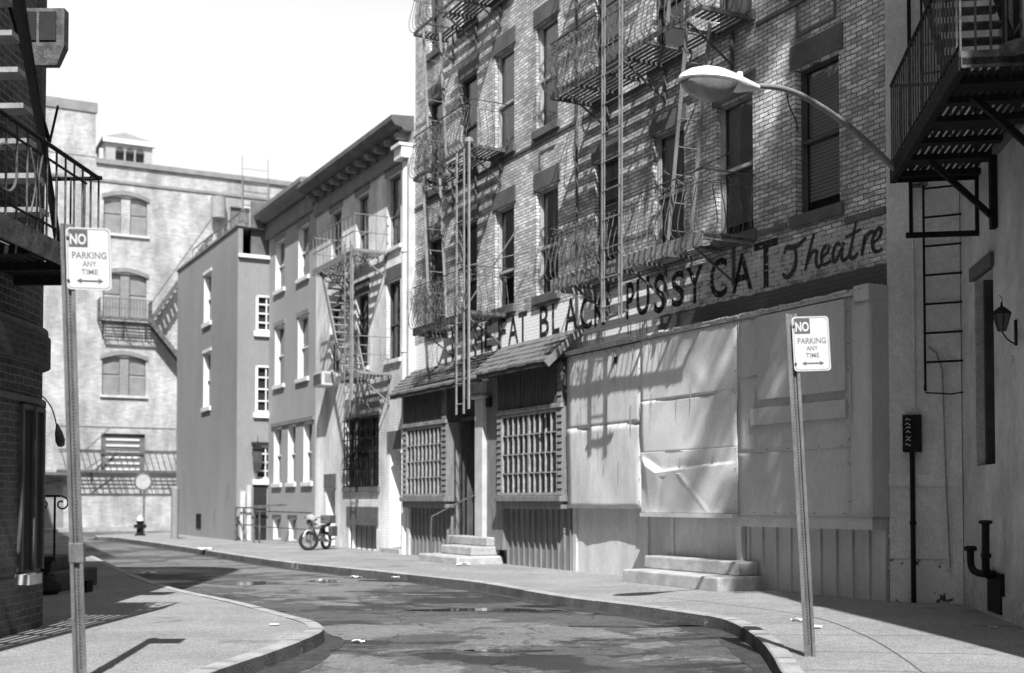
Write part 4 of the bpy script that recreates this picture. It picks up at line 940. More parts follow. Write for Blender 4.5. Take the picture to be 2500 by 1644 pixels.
eh=[(.62,1.4,7.05,8.28),(.62,1.4,4.3,5.9),(.62,1.4,2.05,3.2)]
mm=MB(); mm.wall(0,1.07,-.05,9.5,eh,0,.2)
m.add([gq(*v) for v in mm.v],mm.f); m.quad(gq(.0,0,9.5),gq(.16,0,9.5),gq(.16,0,10.55),gq(.0,0,10.55)); gh.part('end_wall',m,'grey_paint2')
for x0,x1,z0,z1 in eh:
    mm=MB(); B=.10
    mm.box(x0,x0+.09,B-.1,B,z0,z1); mm.box(x0,1.4,B-.1,B,z1-.07,z1); mm.box(x0,1.4,B-.1,B,z0,z0+.07)
    for j in range(1,4): zz=z0+(z1-z0)*j/4; mm.box(x0,1.4,B-.06,B-.02,zz-.025,zz+.025)
    mm.box(.98,1.02,B-.06,B-.02,z0,z1)
    o=MB(); o.add([gq(*v) for v in mm.v],mm.f); fr_=gh.part('window',o,'white')
    o=MB(); o.quad(gq(x0,B+.02,z0),gq(1.4,B+.02,z0),gq(1.4,B+.02,z1),gq(x0,B+.02,z1)); gh.part('pane',o,'interior',fr_)
    o=MB(); mm=MB(); mm.box(x0-.08,1.2,-.1,0,z0-.18,z0); o.add([gq(*v) for v in mm.v],mm.f); gh.part('sill',o,'white',fr_)
o=MB(); mm=MB(); mm.box(.0,1.1,-.12,.1,9.5,9.62); o.add([gq(*v) for v in mm.v],mm.f); gh.part('coping',o,'white')
o=MB(); mm=MB(); mm.box(.58,1.02,-.03,.02,0,2.05); mm.box(.5,1.1,-.06,.02,3.2,3.3);
o.add([gq(*v) for v in mm.v],mm.f); gh.part('dark_gate',o,'interior')
o=MB(); mm=MB(); mm.box(.10,.28,-.12,0,0,1.65); mm.box(.33,.48,-.1,0,0,1.85); o.add([gq(*v) for v in mm.v],mm.f); gh.part('white_boards',o,'offwhite')
# roof clutter: dark upper storey door and tank behind
o=MB(); mm=MB(); mm.box(.5,1.2,.2,.3,9.5,11.5); o.add([gq(*v) for v in mm.v],mm.f); gh.part('roof_hatch',o,'cornice')
la=T('hanging_sign_lantern','dark pointed lantern hung on the end wall of the blank grey house','lantern',A,(-28.0,-.35,2.2))
m=MB(); c=(-28.05,-.42,0)
m.lathe((c[0],c[1],2.25),[(.0,1.35),(.02,1.0),(.03,.98)],6); la.part('finial',m,'iron_black')
m=MB(); m.lathe((c[0],c[1],2.25),[(.03,1.0),(.2,.82),(.22,.78),(.17,.76)],6); la.part('cap',m,'iron_black')
m=MB(); m.lathe((c[0],c[1],2.25),[(.17,.76),(.18,.35),(.1,.05),(.03,0)],6); la.part('glass_body',m,'frame_dark')
# ------------------------------------------------------------------ tan warehouse far behind
tb=T('warehouse','large pale limewashed warehouse closing the street with arched shuttered windows','building',TB,(2,0,0))
def Z(u,v,p=0): return TB.at(u,v,p)
wz=[(14.95,16.85),(10.6,12.9),(6.7,8.65),(2.75,4.75)]
holes=[(-.1,2.05,z0,z1) for z0,z1 in wz]+[(12.5,14.5,z0,z1) for z0,z1 in wz]+[(6.35,7.4,15.2,17.0)]
m=MB(); m.wall(-26,22,-.1,18.75,holes,0,.3); m.shell(-26,22,0,14,-.1,18.75); tb.part('wall',m,'brick_tan')
m=MB(); m.box(-26,-.52,-.03,2.5,18.752,21.5); tb.part('raised_parapet',m,'brick_tan')
m=MB(); m.box(-.50,22.05,-.14,.05,18.45,18.7); m.box(-26,-.45,-.1,.05,21.0,21.5); tb.part('coping',m,'cornice_light')
m=MB(); m.box(-26,22,-.07,.0,17.55,17.68); tb.part('string_course',m,'cornice_light')
def arch_win(a0,a1,z0,z1,shut=True):
    m=MB(); B=.2; mid=(a0+a1)/2
    m.box(a0,a1,B,B+.04,z0,z1-.0)
    f=tb.part('window',m,'shade_dark')
    m=MB(); m.box(mid-.22,mid+.22,.0,B,z0,z1-.1); tb.part('centre_pier',m,'brick_tan' if z0>12 else 'iron_grey',f)
    m=MB()
    for x0,x1 in ((a0+.02,mid-.24),(mid+.24,a1-.02)):
        m.box(x0,x1,B-.06,B-.001,z0+.04,z0+(z1-z0)*.5); m.box(x0,x1,B-.05,B-.001,z0+(z1-z0)*.56,z1-.25)
    tb.part('shutter',m,'cornice_light',f)
    n=10; pts=[(a0-.1+(a1-a0+.2)*i/n, z1+.02+.26*math.sin(math.pi*i/n)) for i in range(n+1)]; m=MB()
    for i in range(n):
        (x0,y0),(x1,y1)=pts[i],pts[i+1]; m.add([(x0,-.08,y0-.16),(x1,-.08,y1-.16),(x1,-.08,y1+.06),(x0,-.08,y0+.06),(x0,.02,y0-.16),(x1,.02,y1-.16),(x1,.02,y1+.06),(x0,.02,y0+.06)],[(0,1,2,3),(3,2,6,7),(0,4,5,1)])
    tb.part('arch_hood',m,'cornice_light',f)
    m=MB(); m.box(a0-.1,a1+.1,-.12,.02,z0-.12,z0); tb.part('sill',m,'offwhite',f)
for z0,z1 in wz[:3]:
    arch_win(-.1,2.05,z0,z1); arch_win(12.5,14.5,z0,z1)
m=MB(); m.box(-.1,2.05,.15,.2,2.75,4.75)
f=tb.part('window',m,'cornice')
m=MB()
for i in range(6): m.box(.15,1.8,.1,.15,2.9+i*.3,3.0+i*.3)
tb.part('louvre',m,'shade',f)
m=MB(); m.box(6.35,7.4,.15,.2,15.2,17.0); tb.part('window',m,'cornice')
m=MB(); m.tube([(5.6,-.45,16.2),(5.6,-.45,17.3)],.38,10); tb.part('roof_vent',m,'lime_plaster',smooth=True)
m=MB(); m.box(-6,-1.6,-.9,.0,2.6,2.75); tb.part('awning_ledge',m,'cornice')
m=MB(); m.box(-2.6,-1.7,-.12,0,2.1,2.3); m.box(-6,-1.9,-.05,0,0,2.0); tb.part('dark_doorway',m,'cornice_light')
fb=T('fire_escape','far balcony fire escape with long slanting stair on the limewashed warehouse','fire escape',TB,(1,0,10),'fire escapes along the street')
platform(fb,-.35,2.15,10.55,1.0,'iron_mid',fascia=.16,brk=(.1,.5,.95),bh=.95,slat=.12); rail(fb,-.35,2.15,10.55,1.0,sp=.14,mt='iron_mid',r=.014)
m=MB()
m.bar((2.15,-.9,10.5),(5.2,-.9,15.2),.06,.16); m.bar((2.15,-.3,10.5),(5.2,-.3,15.2),.06,.16); m.bar((2.15,-.9,11.4),(5.2,-.9,16.1),.04,.05)
m.bar((2.15,-.9,10.4),(4.6,-.9,7.4),.09,.22); m.bar((2.15,-.3,10.4),(4.6,-.3,7.4),.09,.22)
for i in range(16):
    k=i/16; m.box(2.15+3.05*k,2.35+3.05*k,-.9,-.3,10.5+4.7*k,10.54+4.7*k); m.box(2.2+2.4*k,2.4+2.4*k,-.9,-.3,10.35-3*k,10.4-3*k)
fb.part('stair',m,'iron_mid')
f4=T('fire_escape','lowest long iron gallery with slanted bars on the limewashed warehouse','fire escape',TB,(1.5,0,3),'fire escapes along the street')
platform(f4,-2.2,6.0,2.85,.9,'iron_mid',fascia=.1,brk=(.2,.5,.8),slat=.15)
m=MB()
for z in (5.0,3.85,3.75): m.bar((-2.2,-.9,z),(6,-.9,z),.04,.07)
for i in range(28):
    x=-2.1+i*.3; m.bar((x,-.9,3.75),(x+.25,-.9,2.88),.03,.05)
m.bar((-.9,-.9,3.9),(.2,-.9,5.0),.05,.05); m.bar((-.9,-.9,2.9),(.2,-.9,3.75),.05,.05)
f4.part('gallery_rails',m,'iron_mid')
cu=T('rooftop_pavilion','small pale pavilion with three round arches rising behind the warehouse roof','pavilion',TB,(1.1,18,19))
# it stands on the roof of the building behind: built full height so it rests on something
def Zd(u,v,d): return TB.at(u,v,-d)
a0=Zd(258,390,18)[0]; a1=Zd(372,390,18)[0]; zt=Zd(300,342,18)[2]; zb=0
hs=[]
for i in range(3):
    c=a0+(a1-a0)*(.30+.215*i); hs.append((c-.28,c+.28,zt-2.0,zt-.75,.5))
m=MB(); m.wall(a0,a1,zb,zt,hs,18,.5); m.shell(a0,a1,18,22,zb,zt); cu.part('wall',m,'lime_plaster')
m=MB()
for h in hs:
    m.quad((h[0],18.45,h[2]),(h[1],18.45,h[2]),(h[1],18.45,h[3]),(h[0],18.45,h[3]))
    n=8; cx=(h[0]+h[1])/2; r=.28; m.add([(cx+r*math.cos(math.pi*i/n),17.985,h[3]+r*math.sin(math.pi*i/n)) for i in range(n+1)],[tuple(range(n+1))])
cu.part('arches',m,'frame_dark')
m=MB(); cx=(a0+a1)/2; m.add([(a0-.25,17.8,zt),(a1+.25,17.8,zt),(a1+.25,22.2,zt),(a0-.25,22.2,zt),(cx,20,zt+1.1)],[(0,1,4),(1,2,4),(2,3,4),(3,0,4),(3,2,1,0)]); cu.part('roof',m,'cornice_light')
m=MB(); m.box(a0-.2,a1+.2,17.75,18.0,zt-.28,zt-.003); cu.part('eaves',m,'white')
ch=T('chimney_stack','slim dark chimney beside the rooftop pavilion','chimney',TB,(-.3,6,18.75))
m=MB(); c=Zd(250,340,6)[0]; m.box(c-.28,c+.28,6,6.6,18.75,20.3); ch.part('stack',m,'brick_tan'); m=MB(); m.tube([(c,6.3,20.3),(c,6.3,21.0)],.12,8); ch.part('flue',m,'offwhite')
lf=T('lattice_frame','thin iron lattice frame standing on the warehouse roof edge','frame',TB,(8,0.5,18.7))
m=MB()
for x in (6.9,8.3):
    m.tube([(x,-.3,15.0),(x,-.3,19.7)],.025,5)
for i in range(6): m.tube([(6.9,-.3,15.3+i*.75),(8.3,-.3,15.3+i*.75)],.018,5)
lf.part('frame',m,'iron_grey')
# ------------------------------------------------------------------ stucco building on the right
sb=T('stucco_building','tall shaded stucco building with tall dark doorway window on the right','building',RW,(2,0,0))
def s4(a,b,z):   # stucco-front coordinates -> side-wall frame
    p=ST.w(a*.917,b,z); q=RW.loc(p.x,p.y); return (q[0],q[1],z)
HS=19.0
m=MB(); m.wall(-.233,8.35,-.1,HS,[(.57,1.50,1.73,3.98),(4.3,5.3,5.35,7.6),(1.9,2.8,5.35,7.6),(4.3,5.3,1.4,3.9)],0,.3)
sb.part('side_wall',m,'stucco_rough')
m=MB(); mm=MB(); mm.wall(0,.985,-.1,HS,[]); m.add([s4(*v) for v in mm.v],mm.f); sb.part('front_wall',m,'stucco')
m=MB(); mm=MB(); mm.box(.0,.985,-.008,.004,-.05,.55); m.add([s4(*v) for v in mm.v],mm.f); sb.part('plinth',m,'stucco_flaking')
m=MB(); mm=MB(); mm.box(0,.985,-.035,.0,1.50,1.66); mm.box(0,.985,-.02,.0,.56,.575); m.add([s4(*v) for v in mm.v],mm.f); sb.part('string_course',m,'stucco')
m=MB(); m.quad((8.35,0,-.1),(8.35,16,-.1),(8.35,16,HS),(8.35,0,HS)); e=s4(0,0,0); m.quad((e[0],e[1],-.1),(e[0],e[1],HS),(e[0],16,HS),(e[0],16,-.1)); m.quad((e[0],16,-.1),(8.35,16,-.1),(8.35,16,HS),(e[0],16,HS))
m.quad((e[0],e[1],HS),(-.233,0,HS),(8.35,0,HS),(8.35,16,HS),(e[0],16,HS)); sb.part('rear_walls',m,'brick_dark')
# pilaster step between front and side
m=MB(); mm=MB(); mm.box(.86,.99,-.05,.0,-.05,HS); m.add([s4(*v) for v in mm.v],mm.f); sb.part('corner_pilaster',m,'stucco')
m=MB(); m.box(.50,1.56,-.05,.02,3.98,4.14); sb.part('door_lintel',m,'brownstone')
m=MB(); m.box(.57,1.50,.26,.29,1.73,3.98); sb.part('dark_door',m,'interior')
m=MB(); m.box(.57,.63,.1,.26,1.73,3.98); m.box(1.44,1.50,.1,.26,1.73,3.98); sb.part('door_frame',m,'frame_dark')
m=MB(); m.box(1.0,1.4,.22,.25,1.9,3.8); sb.part('door_panel',m,'iron_mid')
m=MB(); m.box(.3,8.4,-.03,.0,-.05,.25); sb.part('base_course',m,'stucco_rough')
for a0,a1,z0,z1 in ((4.3,5.3,5.35,7.6),(1.9,2.8,5.35,7.6),(4.3,5.3,1.4,3.9)): window(sb,a0,a1,z0,z1,shade='shade_dark',lintel=None,rec=.2)
cc=T('wall_conduit','thin pale cable conduit running down the stucco corner','conduit',RW,(0,0,0))
m=MB(); mm=MB(); mm.tube([(.55,-.02,3.3),(.66,-.03,3.22),(.74,-.04,3.0),(.78,-.045,1.4),(.82,-.05,.45)],.012,6); m.add([s4(*v) for v in mm.v],mm.f); cc.part('pipe',m,'iron_pale',smooth=True)
c2=T('wall_conduit','narrow painted pipe down the stucco front above the graffiti marked box','conduit',RW,(0,0,2))
m=MB(); mm=MB(); mm.tube([(.365,-.02,8.5),(.365,-.02,2.42)],.012,6); m.add([s4(*v) for v in mm.v],mm.f); c2.part('pipe',m,'stucco',smooth=True)
pb=T('meter_box','black box scrawled with white graffiti on top of a black iron pipe','meter box',RW,(0,0,0))
m=MB(); mm=MB(); mm.box(.21,.455,-.13,-.0,1.94,2.42); m.add([s4(*v) for v in mm.v],mm.f); pb.part('box',m,'iron_black')
m=MB(); mm=MB(); mm.box(.235,.35,-.142,-.13,1.98,2.38); m.add([s4(*v) for v in mm.v],mm.f); pb.part('plate',m,'iron_black')
m=MB(); mm=MB(); mm.tube([(.33,-.07,-.02),(.33,-.07,1.94)],.035,8); mm.tube([(.33,-.07,1.0),(.33,-.07,1.05)],.045,8); m.add([s4(*v) for v in mm.v],mm.f); pb.part('pipe',m,'iron_black',smooth=True)
m=MB(); mm=MB()
rr=random.Random(4)
for k_ in range(7):
    z=2.03+k_*.052; ribbon(mm,[(.245+rr.random()*.02,z),(.27+rr.random()*.02,z+.035*rr.random()),(.30,z-.015+.03*rr.random()),(.325,z+.03*rr.random())],.009,-.146)
m.add([s4(*v) for v in mm.v],mm.f); pb.part('graffiti',m,'offwhite')
ln_=T('wall_lantern','black wrought iron lantern on a curled bracket beside the dark door','lantern',RW,(3.0,0,3))
m=MB(); c=(3.25,-.33)
m.lathe((c[0],c[1],0),[(.035,3.0),(.055,3.03),(.083,3.17),(.075,3.175)],6); ln_.part('glass_body',m,'frame_dark')
m=MB(); m.lathe((c[0],c[1],0),[(.10,3.17),(.103,3.182),(.04,3.235),(.015,3.25),(.012,3.28),(0.004,3.30)],6)
for i in range(6):
    a=math.pi*2*i/6; m.tube([(c[0]+.037*math.cos(a),c[1]+.037*math.sin(a),3.0),(c[0]+.086*math.cos(a),c[1]+.086*math.sin(a),3.17)],.006,4)
ln_.part('cap_and_ribs',m,'iron_black')
m=MB(); m.tube(smooth([(3.25,-.33,3.0),(3.17,-.26,2.93),(2.9,-.12,2.92),(2.6,-.03,3.02),(2.5,-.02,3.16),(2.58,-.03,3.2)],4),.008,6); m.tube(smooth([(3.25,-.33,3.29),(3.23,-.32,3.33),(3.2,-.34,3.37)],4),.005,5); m.box(2.46,2.52,-.02,0,2.95,3.22); ln_.part('bracket',m,'iron_black')
sp=T('standpipe','black twin hose standpipe bending out of the stucco wall base','standpipe',RW,(1.6,0,0))
m=MB()
m.tube(smooth([(1.45,-.02,.48),(1.3,-.16,.48),(1.15,-.2,.55),(1.12,-.2,.72)],4),.042,8); m.lathe((1.12,-.2,.72),[(.042,0),(.07,.01),(.07,.05),(.05,.065)],10); sp.part('left_inlet',m,'iron_black',smooth=True)
m=MB(); m.tube(smooth([(1.45,-.02,.48),(1.7,-.15,.48),(1.86,-.2,.6),(1.88,-.2,1.05)],4),.042,8); m.lathe((1.88,-.2,1.05),[(.042,0),(.072,.01),(.072,.04),(.04,.045)],10); m.lathe((1.88,-.2,.68),[(.056,0),(.056,.05)],10); sp.part('right_inlet',m,'iron_black',smooth=True)
m=MB(); m.box(1.25,1.85,-.05,.0,.05,.5); sp.part('back_plate',m,'iron_black')
# right-hand fire escape: slats along the wall, channel beams, hanging frame, stair
f5=T('fire_escape','heavy black fire escape seen from below on the shaded stucco building','fire escape',RW,(2.7,0,5.2),'fire escapes along the street')
A0,A1,ZP,PP=.86,4.70,5.27,1.0
m=MB()
for i in range(13):
    b=-.04-i*.073; m.box(A0,A1,b-.046,b-.004,ZP-.01,ZP+.002)
f5.part('slats',m,'iron_black')
m=MB()
for x,hw in ((A0+.05,.07),(1.55,.11),(2.25,.06),(2.9,.16),(3.6,.06),(4.1,.10),(A1-.03,.05)): m.box(x-hw,x+hw,-PP+.01,0,ZP-.075,ZP-.012)
f5.part('cross_beams',m,'iron_black')
m=MB(); m.box(A0-.04,A1,-PP-.02,-PP+.0,ZP-.12,ZP+.05); m.box(A0-.04,A1,-PP+.0,-PP+.05,ZP-.12,ZP-.105); f5.part('outer_channel',m,'iron_black')
m=MB(); m.box(A1,A1+.02,-PP,-.30,ZP-.10,ZP+.05); f5.part('end_channel',m,'iron_mid')
m=MB(); m.bar((A1+.03,-.62,ZP+.03),(A1+.6,-.2,ZP-.02),.12,.10); f5.part('end_brace',m,'iron_mid')
m=MB(); m.box(A0-.02,A0,-PP,0,ZP-.12,ZP+.02); f5.part('far_channel',m,'iron_black')
m=MB(); m.bar((1.70,-.72,ZP-.1),(1.70,-.03,ZP-.78),.06,.06); m.box(1.64,1.76,-.07,-.005,ZP-.9,ZP); f5.part('bracket',m,'iron_black')
m=MB(); m.bar((3.9,-.72,ZP-.1),(3.9,-.03,ZP-.78),.06,.06); f5.part('bracket',m,'iron_black')
# railings
zr_=6.33
m=MB(); m.bar((A0,-PP,zr_),(A1,-PP,zr_),.035,.03); m.bar((A0,-PP,zr_),(A0,-.0,zr_),.03,.03); m.bar((A1,-PP,zr_),(A1,-.0,zr_),.03,.03); m.bar((A0,-PP,ZP+.12),(A1,-PP,ZP+.12),.02,.02); f5.part('top_rail',m,'iron_black')
m=MB(); n=26
for i in range(n+1): x=A0+(A1-A0)*i/n; m.box(x-.009,x+.009,-PP-.009,-PP+.009,ZP,zr_)
for i in range(1,9): b=-PP+i*.115; m.box(A0-.009,A0+.009,b-.009,b+.009,ZP,zr_)
for i in range(1,8): b=-PP+i*.13; m.box(A1-.009,A1+.009,b-.009,b+.009,ZP,zr_)
f5.part('railing_bars',m,'iron_mid')
m=MB(); m.box(A0-.05,A0-.01,-.80,-.76,4.5,9.4); m.box(A0-.05,A0-.01,-.04,-.0,4.52,6.4); m.box(A0-.06,A0,-.84,.0,4.48,4.54); f5.part('ladder_frame',m,'iron_black')
m=MB(); 
for z in (9.4,): pass
# stair to the next landing
for i in range(14):
    z=5.42+i*.245; x=3.3-i*.205; m.box(x-.10,x+.10,-.80,-.10,z-.02,z)
f5.part('stair_treads',m,'iron_mid')
m=MB(); m.bar((3.45,-.82,5.28),(.5,-.82,8.8),.02,.16); m.bar((3.45,-.08,5.28),(.5,-.08,8.8),.02,.16); f5.part('stair_stringers',m,'iron_black')
platform(f5,A0,A1,8.7,PP,'iron_black',slat=.075,gap=(1.0,3.0,.05,.9),fascia=.14)
m=MB(); m.box(3.9,3.95,-.45,-.4,5.3,8.7); f5.part('hanger',m,'iron_black')
lad=T('drop_ladder','slim black iron ladder hanging flat against the stucco front wall','ladder',RW,(0,0,2.7))
m=MB(); mm=MB()
for x in (.52,1.20): mm.tube([(x,-.10,2.72),(x,-.10,9.2)],.018,6); mm.tube([(x,-.10,2.72),(x,-.10,2.80)],.022,6)
mm.tube([(.52,-.10,2.70),(.86,-.10,2.67),(1.20,-.10,2.71)],.010,5)
m.add([s4(*v) for v in mm.v],mm.f); lad.part('rails',m,'iron_black')
m=MB(); mm=MB(); z=3.09
while z<9.1: mm.tube([(.52,-.10,z),(1.20,-.10,z+.0)],.015,5); z+=.375
m.add([s4(*v) for v in mm.v],mm.f); lad.part('rungs',m,'iron_black')
# ------------------------------------------------------------------ street lamp
P2=Vector((2.60,12.72,5.70)); tip=Vector((1.70,12.02,5.57))
lamp=T('street_lamp','white cobra-head street lamp on a long curved arm in front of the brick wall','street lamp',W0,(5.1,15.6,5.2))
m=MB(); pts=smooth([(5.26,15.5,5.46),(4.95,14.9,5.30),(4.51,14.2,5.27),(3.87,13.70,5.58),(3.3,13.26,5.75),(2.95,12.99,5.78),tuple(P2+Vector((.02,.0,.02)))],6); m.tube(pts,.035,10,rs=[.045-.017*i/(len(pts)-1) for i in range(len(pts))]); lamp.part('arm',m,'iron_grey',smooth=True)
m=MB(); m.box(5.16,5.36,15.46,15.60,5.38,5.55); lamp.part('wall_plate',m,'iron_mid')
ax=(tip-P2); Lh=ax.length; ax.normalize(); sd=Vector((ax.y,-ax.x,0)).normalized(); up=sd.cross(ax); 
if up.z<0: up=-up
def hring(s,top,bot,wd,n=16,ex=1.0):
    c=P2+ax*(s*Lh); r=[]
    for j in range(n):
        a=2*math.pi*j/n; y=math.sin(a); x=math.cos(a); h=top if y>=0 else bot
        r.append(tuple(c+sd*(x*wd)+up*(y*h)))
    return r
m=MB(); m.loft([hring(*q) for q in [(-.02,.035,.035,.035),(.06,.055,.045,.055),(.2,.085,.05,.09),(.38,.12,.04,.14),(.55,.145,.03,.18),(.72,.14,.03,.185),(.86,.105,.025,.15),(.95,.06,.02,.10),(1.0,.012,.01,.03)]]); lamp.part('housing',m,'lamp_alu',smooth=True)
m=MB(); 
def lring(s,top,bot,wd,n=16):
    c=P2+ax*(s*Lh); return [tuple(c+sd*(math.cos(2*math.pi*j/n)*wd)+up*((math.sin(2*math.pi*j/n))*(top if math.sin(2*math.pi*j/n)>0 else bot)-.028)) for j in range(n)]
m.loft([lring(*q) for q in [(.36,.0,.015,.10),(.42,.0,.11,.14),(.52,.0,.17,.17),(.66,.0,.19,.178),(.80,.0,.16,.16),(.90,.0,.10,.12),(.955,.0,.03,.07)]]); h_=lamp.part('lens',m,'lamp_glass',smooth=True)
m=MB(); c=P2+ax*(.22*Lh)+up*.08; m.lathe(c,[(.035,0),(.035,.045),(.028,.06),(.0,.065)],10,axis=up); lamp.part('photocell',m,'lamp_alu',smooth=True)
m=MB(); m.loft([hring(s,.0+.004,bo,wd) for s,bo,wd in [(.10,.05,.06),(.22,.075,.095),(.34,.07,.13),(.37,.05,.13)]]); lamp.part('ballast_door',m,'lamp_alu',smooth=True)
m=MB(); m.tube(smooth([(3.0,13.03,5.74),(3.02,13.05,5.62),(3.10,13.10,5.48),(3.14,13.13,5.36)],4),.008,5); lamp.part('loose_wire',m,'iron_black')
# ------------------------------------------------------------------ no parking signs
def parking_sign(fu,fv,bu,bv,D,label,gd,ww,hh,tilt=0.0,lean=0,backdir=1):
    """fu,fv: top of the plate's left edge; bu,bv: base of the post on the pavement, D its distance"""
    r=ray(bu,bv); bx=r[0]/r[1]*D; 
    r2=ray(fu,fv); tz=CZ+r2[2]/r2[1]*D; tx=r2[0]/r2[1]*D
    t=T('no_parking_sign',label,'road sign',W0,(bx,D,0),'no parking signs')
    # post: perforated U channel, leaning; local frame along the lean
    dx=(tx-bx)/tz
    def q(x,y,z): return (bx+dx*z+x, D+y, z)
    H=tz+.03; m=MB()
    for x0,x1,y0,y1 in ((-.022,.022,.0,.006),(-.028,-.022,-.028,.006),(.022,.028,-.028,.006),(-.048,-.028,-.030,-.024),(.028,.048,-.030,-.024)):
        mm=MB(); mm.box(x0,x1,y0,y1,-.05,H); m.add([q(*v) for v in mm.v],mm.f)
    t.part('post',m,'galv')
    m=MB(); z=.1
    while z<H-.5: 
        mm=MB(); mm.box(-.006,.006,-.0035,-.001,z,z+.012); m.add([q(*v) for v in mm.v],mm.f); z+=.0255
    t.part('post_holes',m,'bolt')
    # plate: right of the post, slightly tilted
    x0=-.005+gd; x1=x0+ww; z1=tz; z0=tz-hh; sk=dx+tilt
    def pq(x,z,y=-.04): return (bx+dx*(z1)+(z-z1)*sk+x, D+y+ (x-x0)*.06, z+ (x-x0)*.0 - (x-x0)*lean)
    n=5; r=.03; pl=[]
    for cx,cz,a0 in ((x1-r,z1-r,0),(x0+r,z1-r,90),(x0+r,z0+r,180),(x1-r,z0+r,270)):
        for i in range(n): a=R_(a0+90*i/(n-1)); pl.append((cx+r*math.cos(a),cz+r*math.sin(a)))
    m=MB(); k=len(pl)
    m.add([pq(x,z,-.042) for x,z in pl]+[pq(x,z,-.039) for x,z in pl],[tuple(range(k))[::-1],tuple(range(k,2*k))]+[(i,(i+1)%k,k+(i+1)%k,k+i) for i in range(k)])
    plate=t.part('sign_plate',m,'sign_white')
    # thin border line
    m=MB(); g1=.010; g2=.0135
    def ins(l,g):
        return [((x-(x0+x1)/2)*(1-2*g/ww)+(x0+x1)/2,(z-(z0+z1)/2)*(1-2*g/hh)+(z0+z1)/2) for x,z in l]
    a_=ins(pl,g1); b_=ins(pl,g2); m.add([pq(x,z,-.0432) for x,z in a_]+[pq(x,z,-.0432) for x,z in b_],[(i,(i+1)%k,k+(i+1)%k,k+i) for i in range(k)]); t.part('border',m,'sign_ink',plate)
    def panel(X0,X1,Z0,Z1,y): return [pq(X0,Z0,y),pq(X1,Z0,y),pq(X1,Z1,y),pq(X0,Z1,y)]
    m=MB(); m.quad(*panel(x0+.02,x0+ww*.485,z1-hh*.315,z1-.016,-.0435)); t.part('dark_square',m,'sign_ink',plate)
    def tx_(s,X0,X1,Z0,Z1,y,bold,mt,nm):
        mm=MB(); text_mesh(mm,s,X0,X1,Z0,Z1,y,bold=bold); m=MB(); m.add([pq(v[0],v[2],v[1]) for v in mm.v],mm.f); t.part(nm,m,mt,plate)
    tx_('NO',x0+.028,x0+ww*.455,z1-hh*.275,z1-.045,-.0445,.03,'sign_white','lettering')
    tx_('PARKING',x0+ww*.13,x0+ww*.90,z1-hh*.50,z1-hh*.39,-.0435,.014,'sign_text','lettering')
    tx_('ANY',x0+ww*.36,x0+ww*.67,z1-hh*.625,z1-hh*.54,-.0435,.012,'sign_text','lettering')
    tx_('TIME',x0+ww*.33,x0+ww*.70,z1-hh*.755,z1-hh*.67,-.0435,.012,'sign_text','lettering')
    zz=z1-hh*.86; m=MB(); h2=hh*.045
    m.quad(*panel(x0+ww*.30,x0+ww*.74,zz-.006,zz+.006,-.0435))
    for s,xx in ((-1,x0+ww*.22),(1,x0+ww*.82)): m.quad(pq(xx,zz,-.0436),pq(xx-s*.038,zz+h2,-.0436),pq(xx-s*.030,zz,-.0436),pq(xx-s*.038,zz-h2,-.0436))
    t.part('double_arrow',m,'sign_ink',plate)
    for z in (z1-hh*.17,z0+hh*.14):
        m=MB(); c=pq(x0+.014,z,-.046); m.lathe(c,[(.010,0),(.010,.006)],8,axis=(0,-1,0)); t.part('bolt',m,'bolt')
    return t,q,(bx,D)
sg1,q1,b1=parking_sign(172,562,199,1662,8.75,'nearer no parking sign on a leaning post at the left pavement edge','left',.315,.455,tilt=.02,gd=.0,lean=.02) if False else parking_sign(166,558,199,1662,8.75,'nearer no parking sign on a leaning steel post, left pavement with taped collar',.003,.318,.452,tilt=.006,lean=.02)
m=MB(); mm=MB(); mm.box(-.054,.054,-.036,.012,.86,1.0); m.add([q1(*v) for v in mm.v],mm.f); sg1.part('tape_collar',m,'galv',bevel=.004)
sg2,q2,b2=parking_sign(1930,776,1976,1600,10.2,'smaller looking no parking sign on a leaning post before the sheet metal',.003,.315,.462,tilt=.0,lean=-.035)
# ------------------------------------------------------------------ dark brick building on the left
def arc(r=1.5,cx=-6.4,cy=12.3,n=14,a0=0,a1=110): return [(cx+r*math.cos(R_(a0+(a1-a0)*i/n)),cy+r*math.sin(R_(a0+(a1-a0)*i/n))) for i in range(n+1)]
HLB=15.0
dk=T('brick_building','dark shaded brick building with rounded corner at the left edge','building',W0,(-6.4,12.3,0))
def curved(rad,z0,z1,mt,nm,smooth_=False,step=None):
    ps=[(-6.4+rad,-9)]+[(-6.4+rad,y) for y in (0,6,9,10.5)]+arc(rad); m=MB(); n=len(ps); zs=[z0,z1]
    m.add([(x,y,z0) for x,y in ps]+[(x,y,z1) for x,y in ps],[(i,i+1,n+i+1,n+i) for i in range(n-1)])
    m.add([(x,y,z1) for x,y in ps]+[(-30,ps[-1][1],z1),(-30,-9,z1)],[tuple(range(n+2))])
    if z0>.3: m.add([(x,y,z0) for x,y in ps]+[(-30,ps[-1][1],z0),(-30,-9,z0)],[tuple(range(n+2))[::-1]])
    return dk.part(nm,m,mt)
M['brick_round']=brick('dark_round_brick',.05,.12,.16,patch=.35,bw=.215,rh=.075)  # very dark brick with paler mortar
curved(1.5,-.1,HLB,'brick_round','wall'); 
curved(1.53,-.1,.55,'brick_round','plinth'); curved(1.555,3.02,3.10,'brownstone','band'); curved(1.54,2.30,2.36,'brownstone','band')
curved(1.58,2.72,3.02,'brick_dark','corbel_band'); 
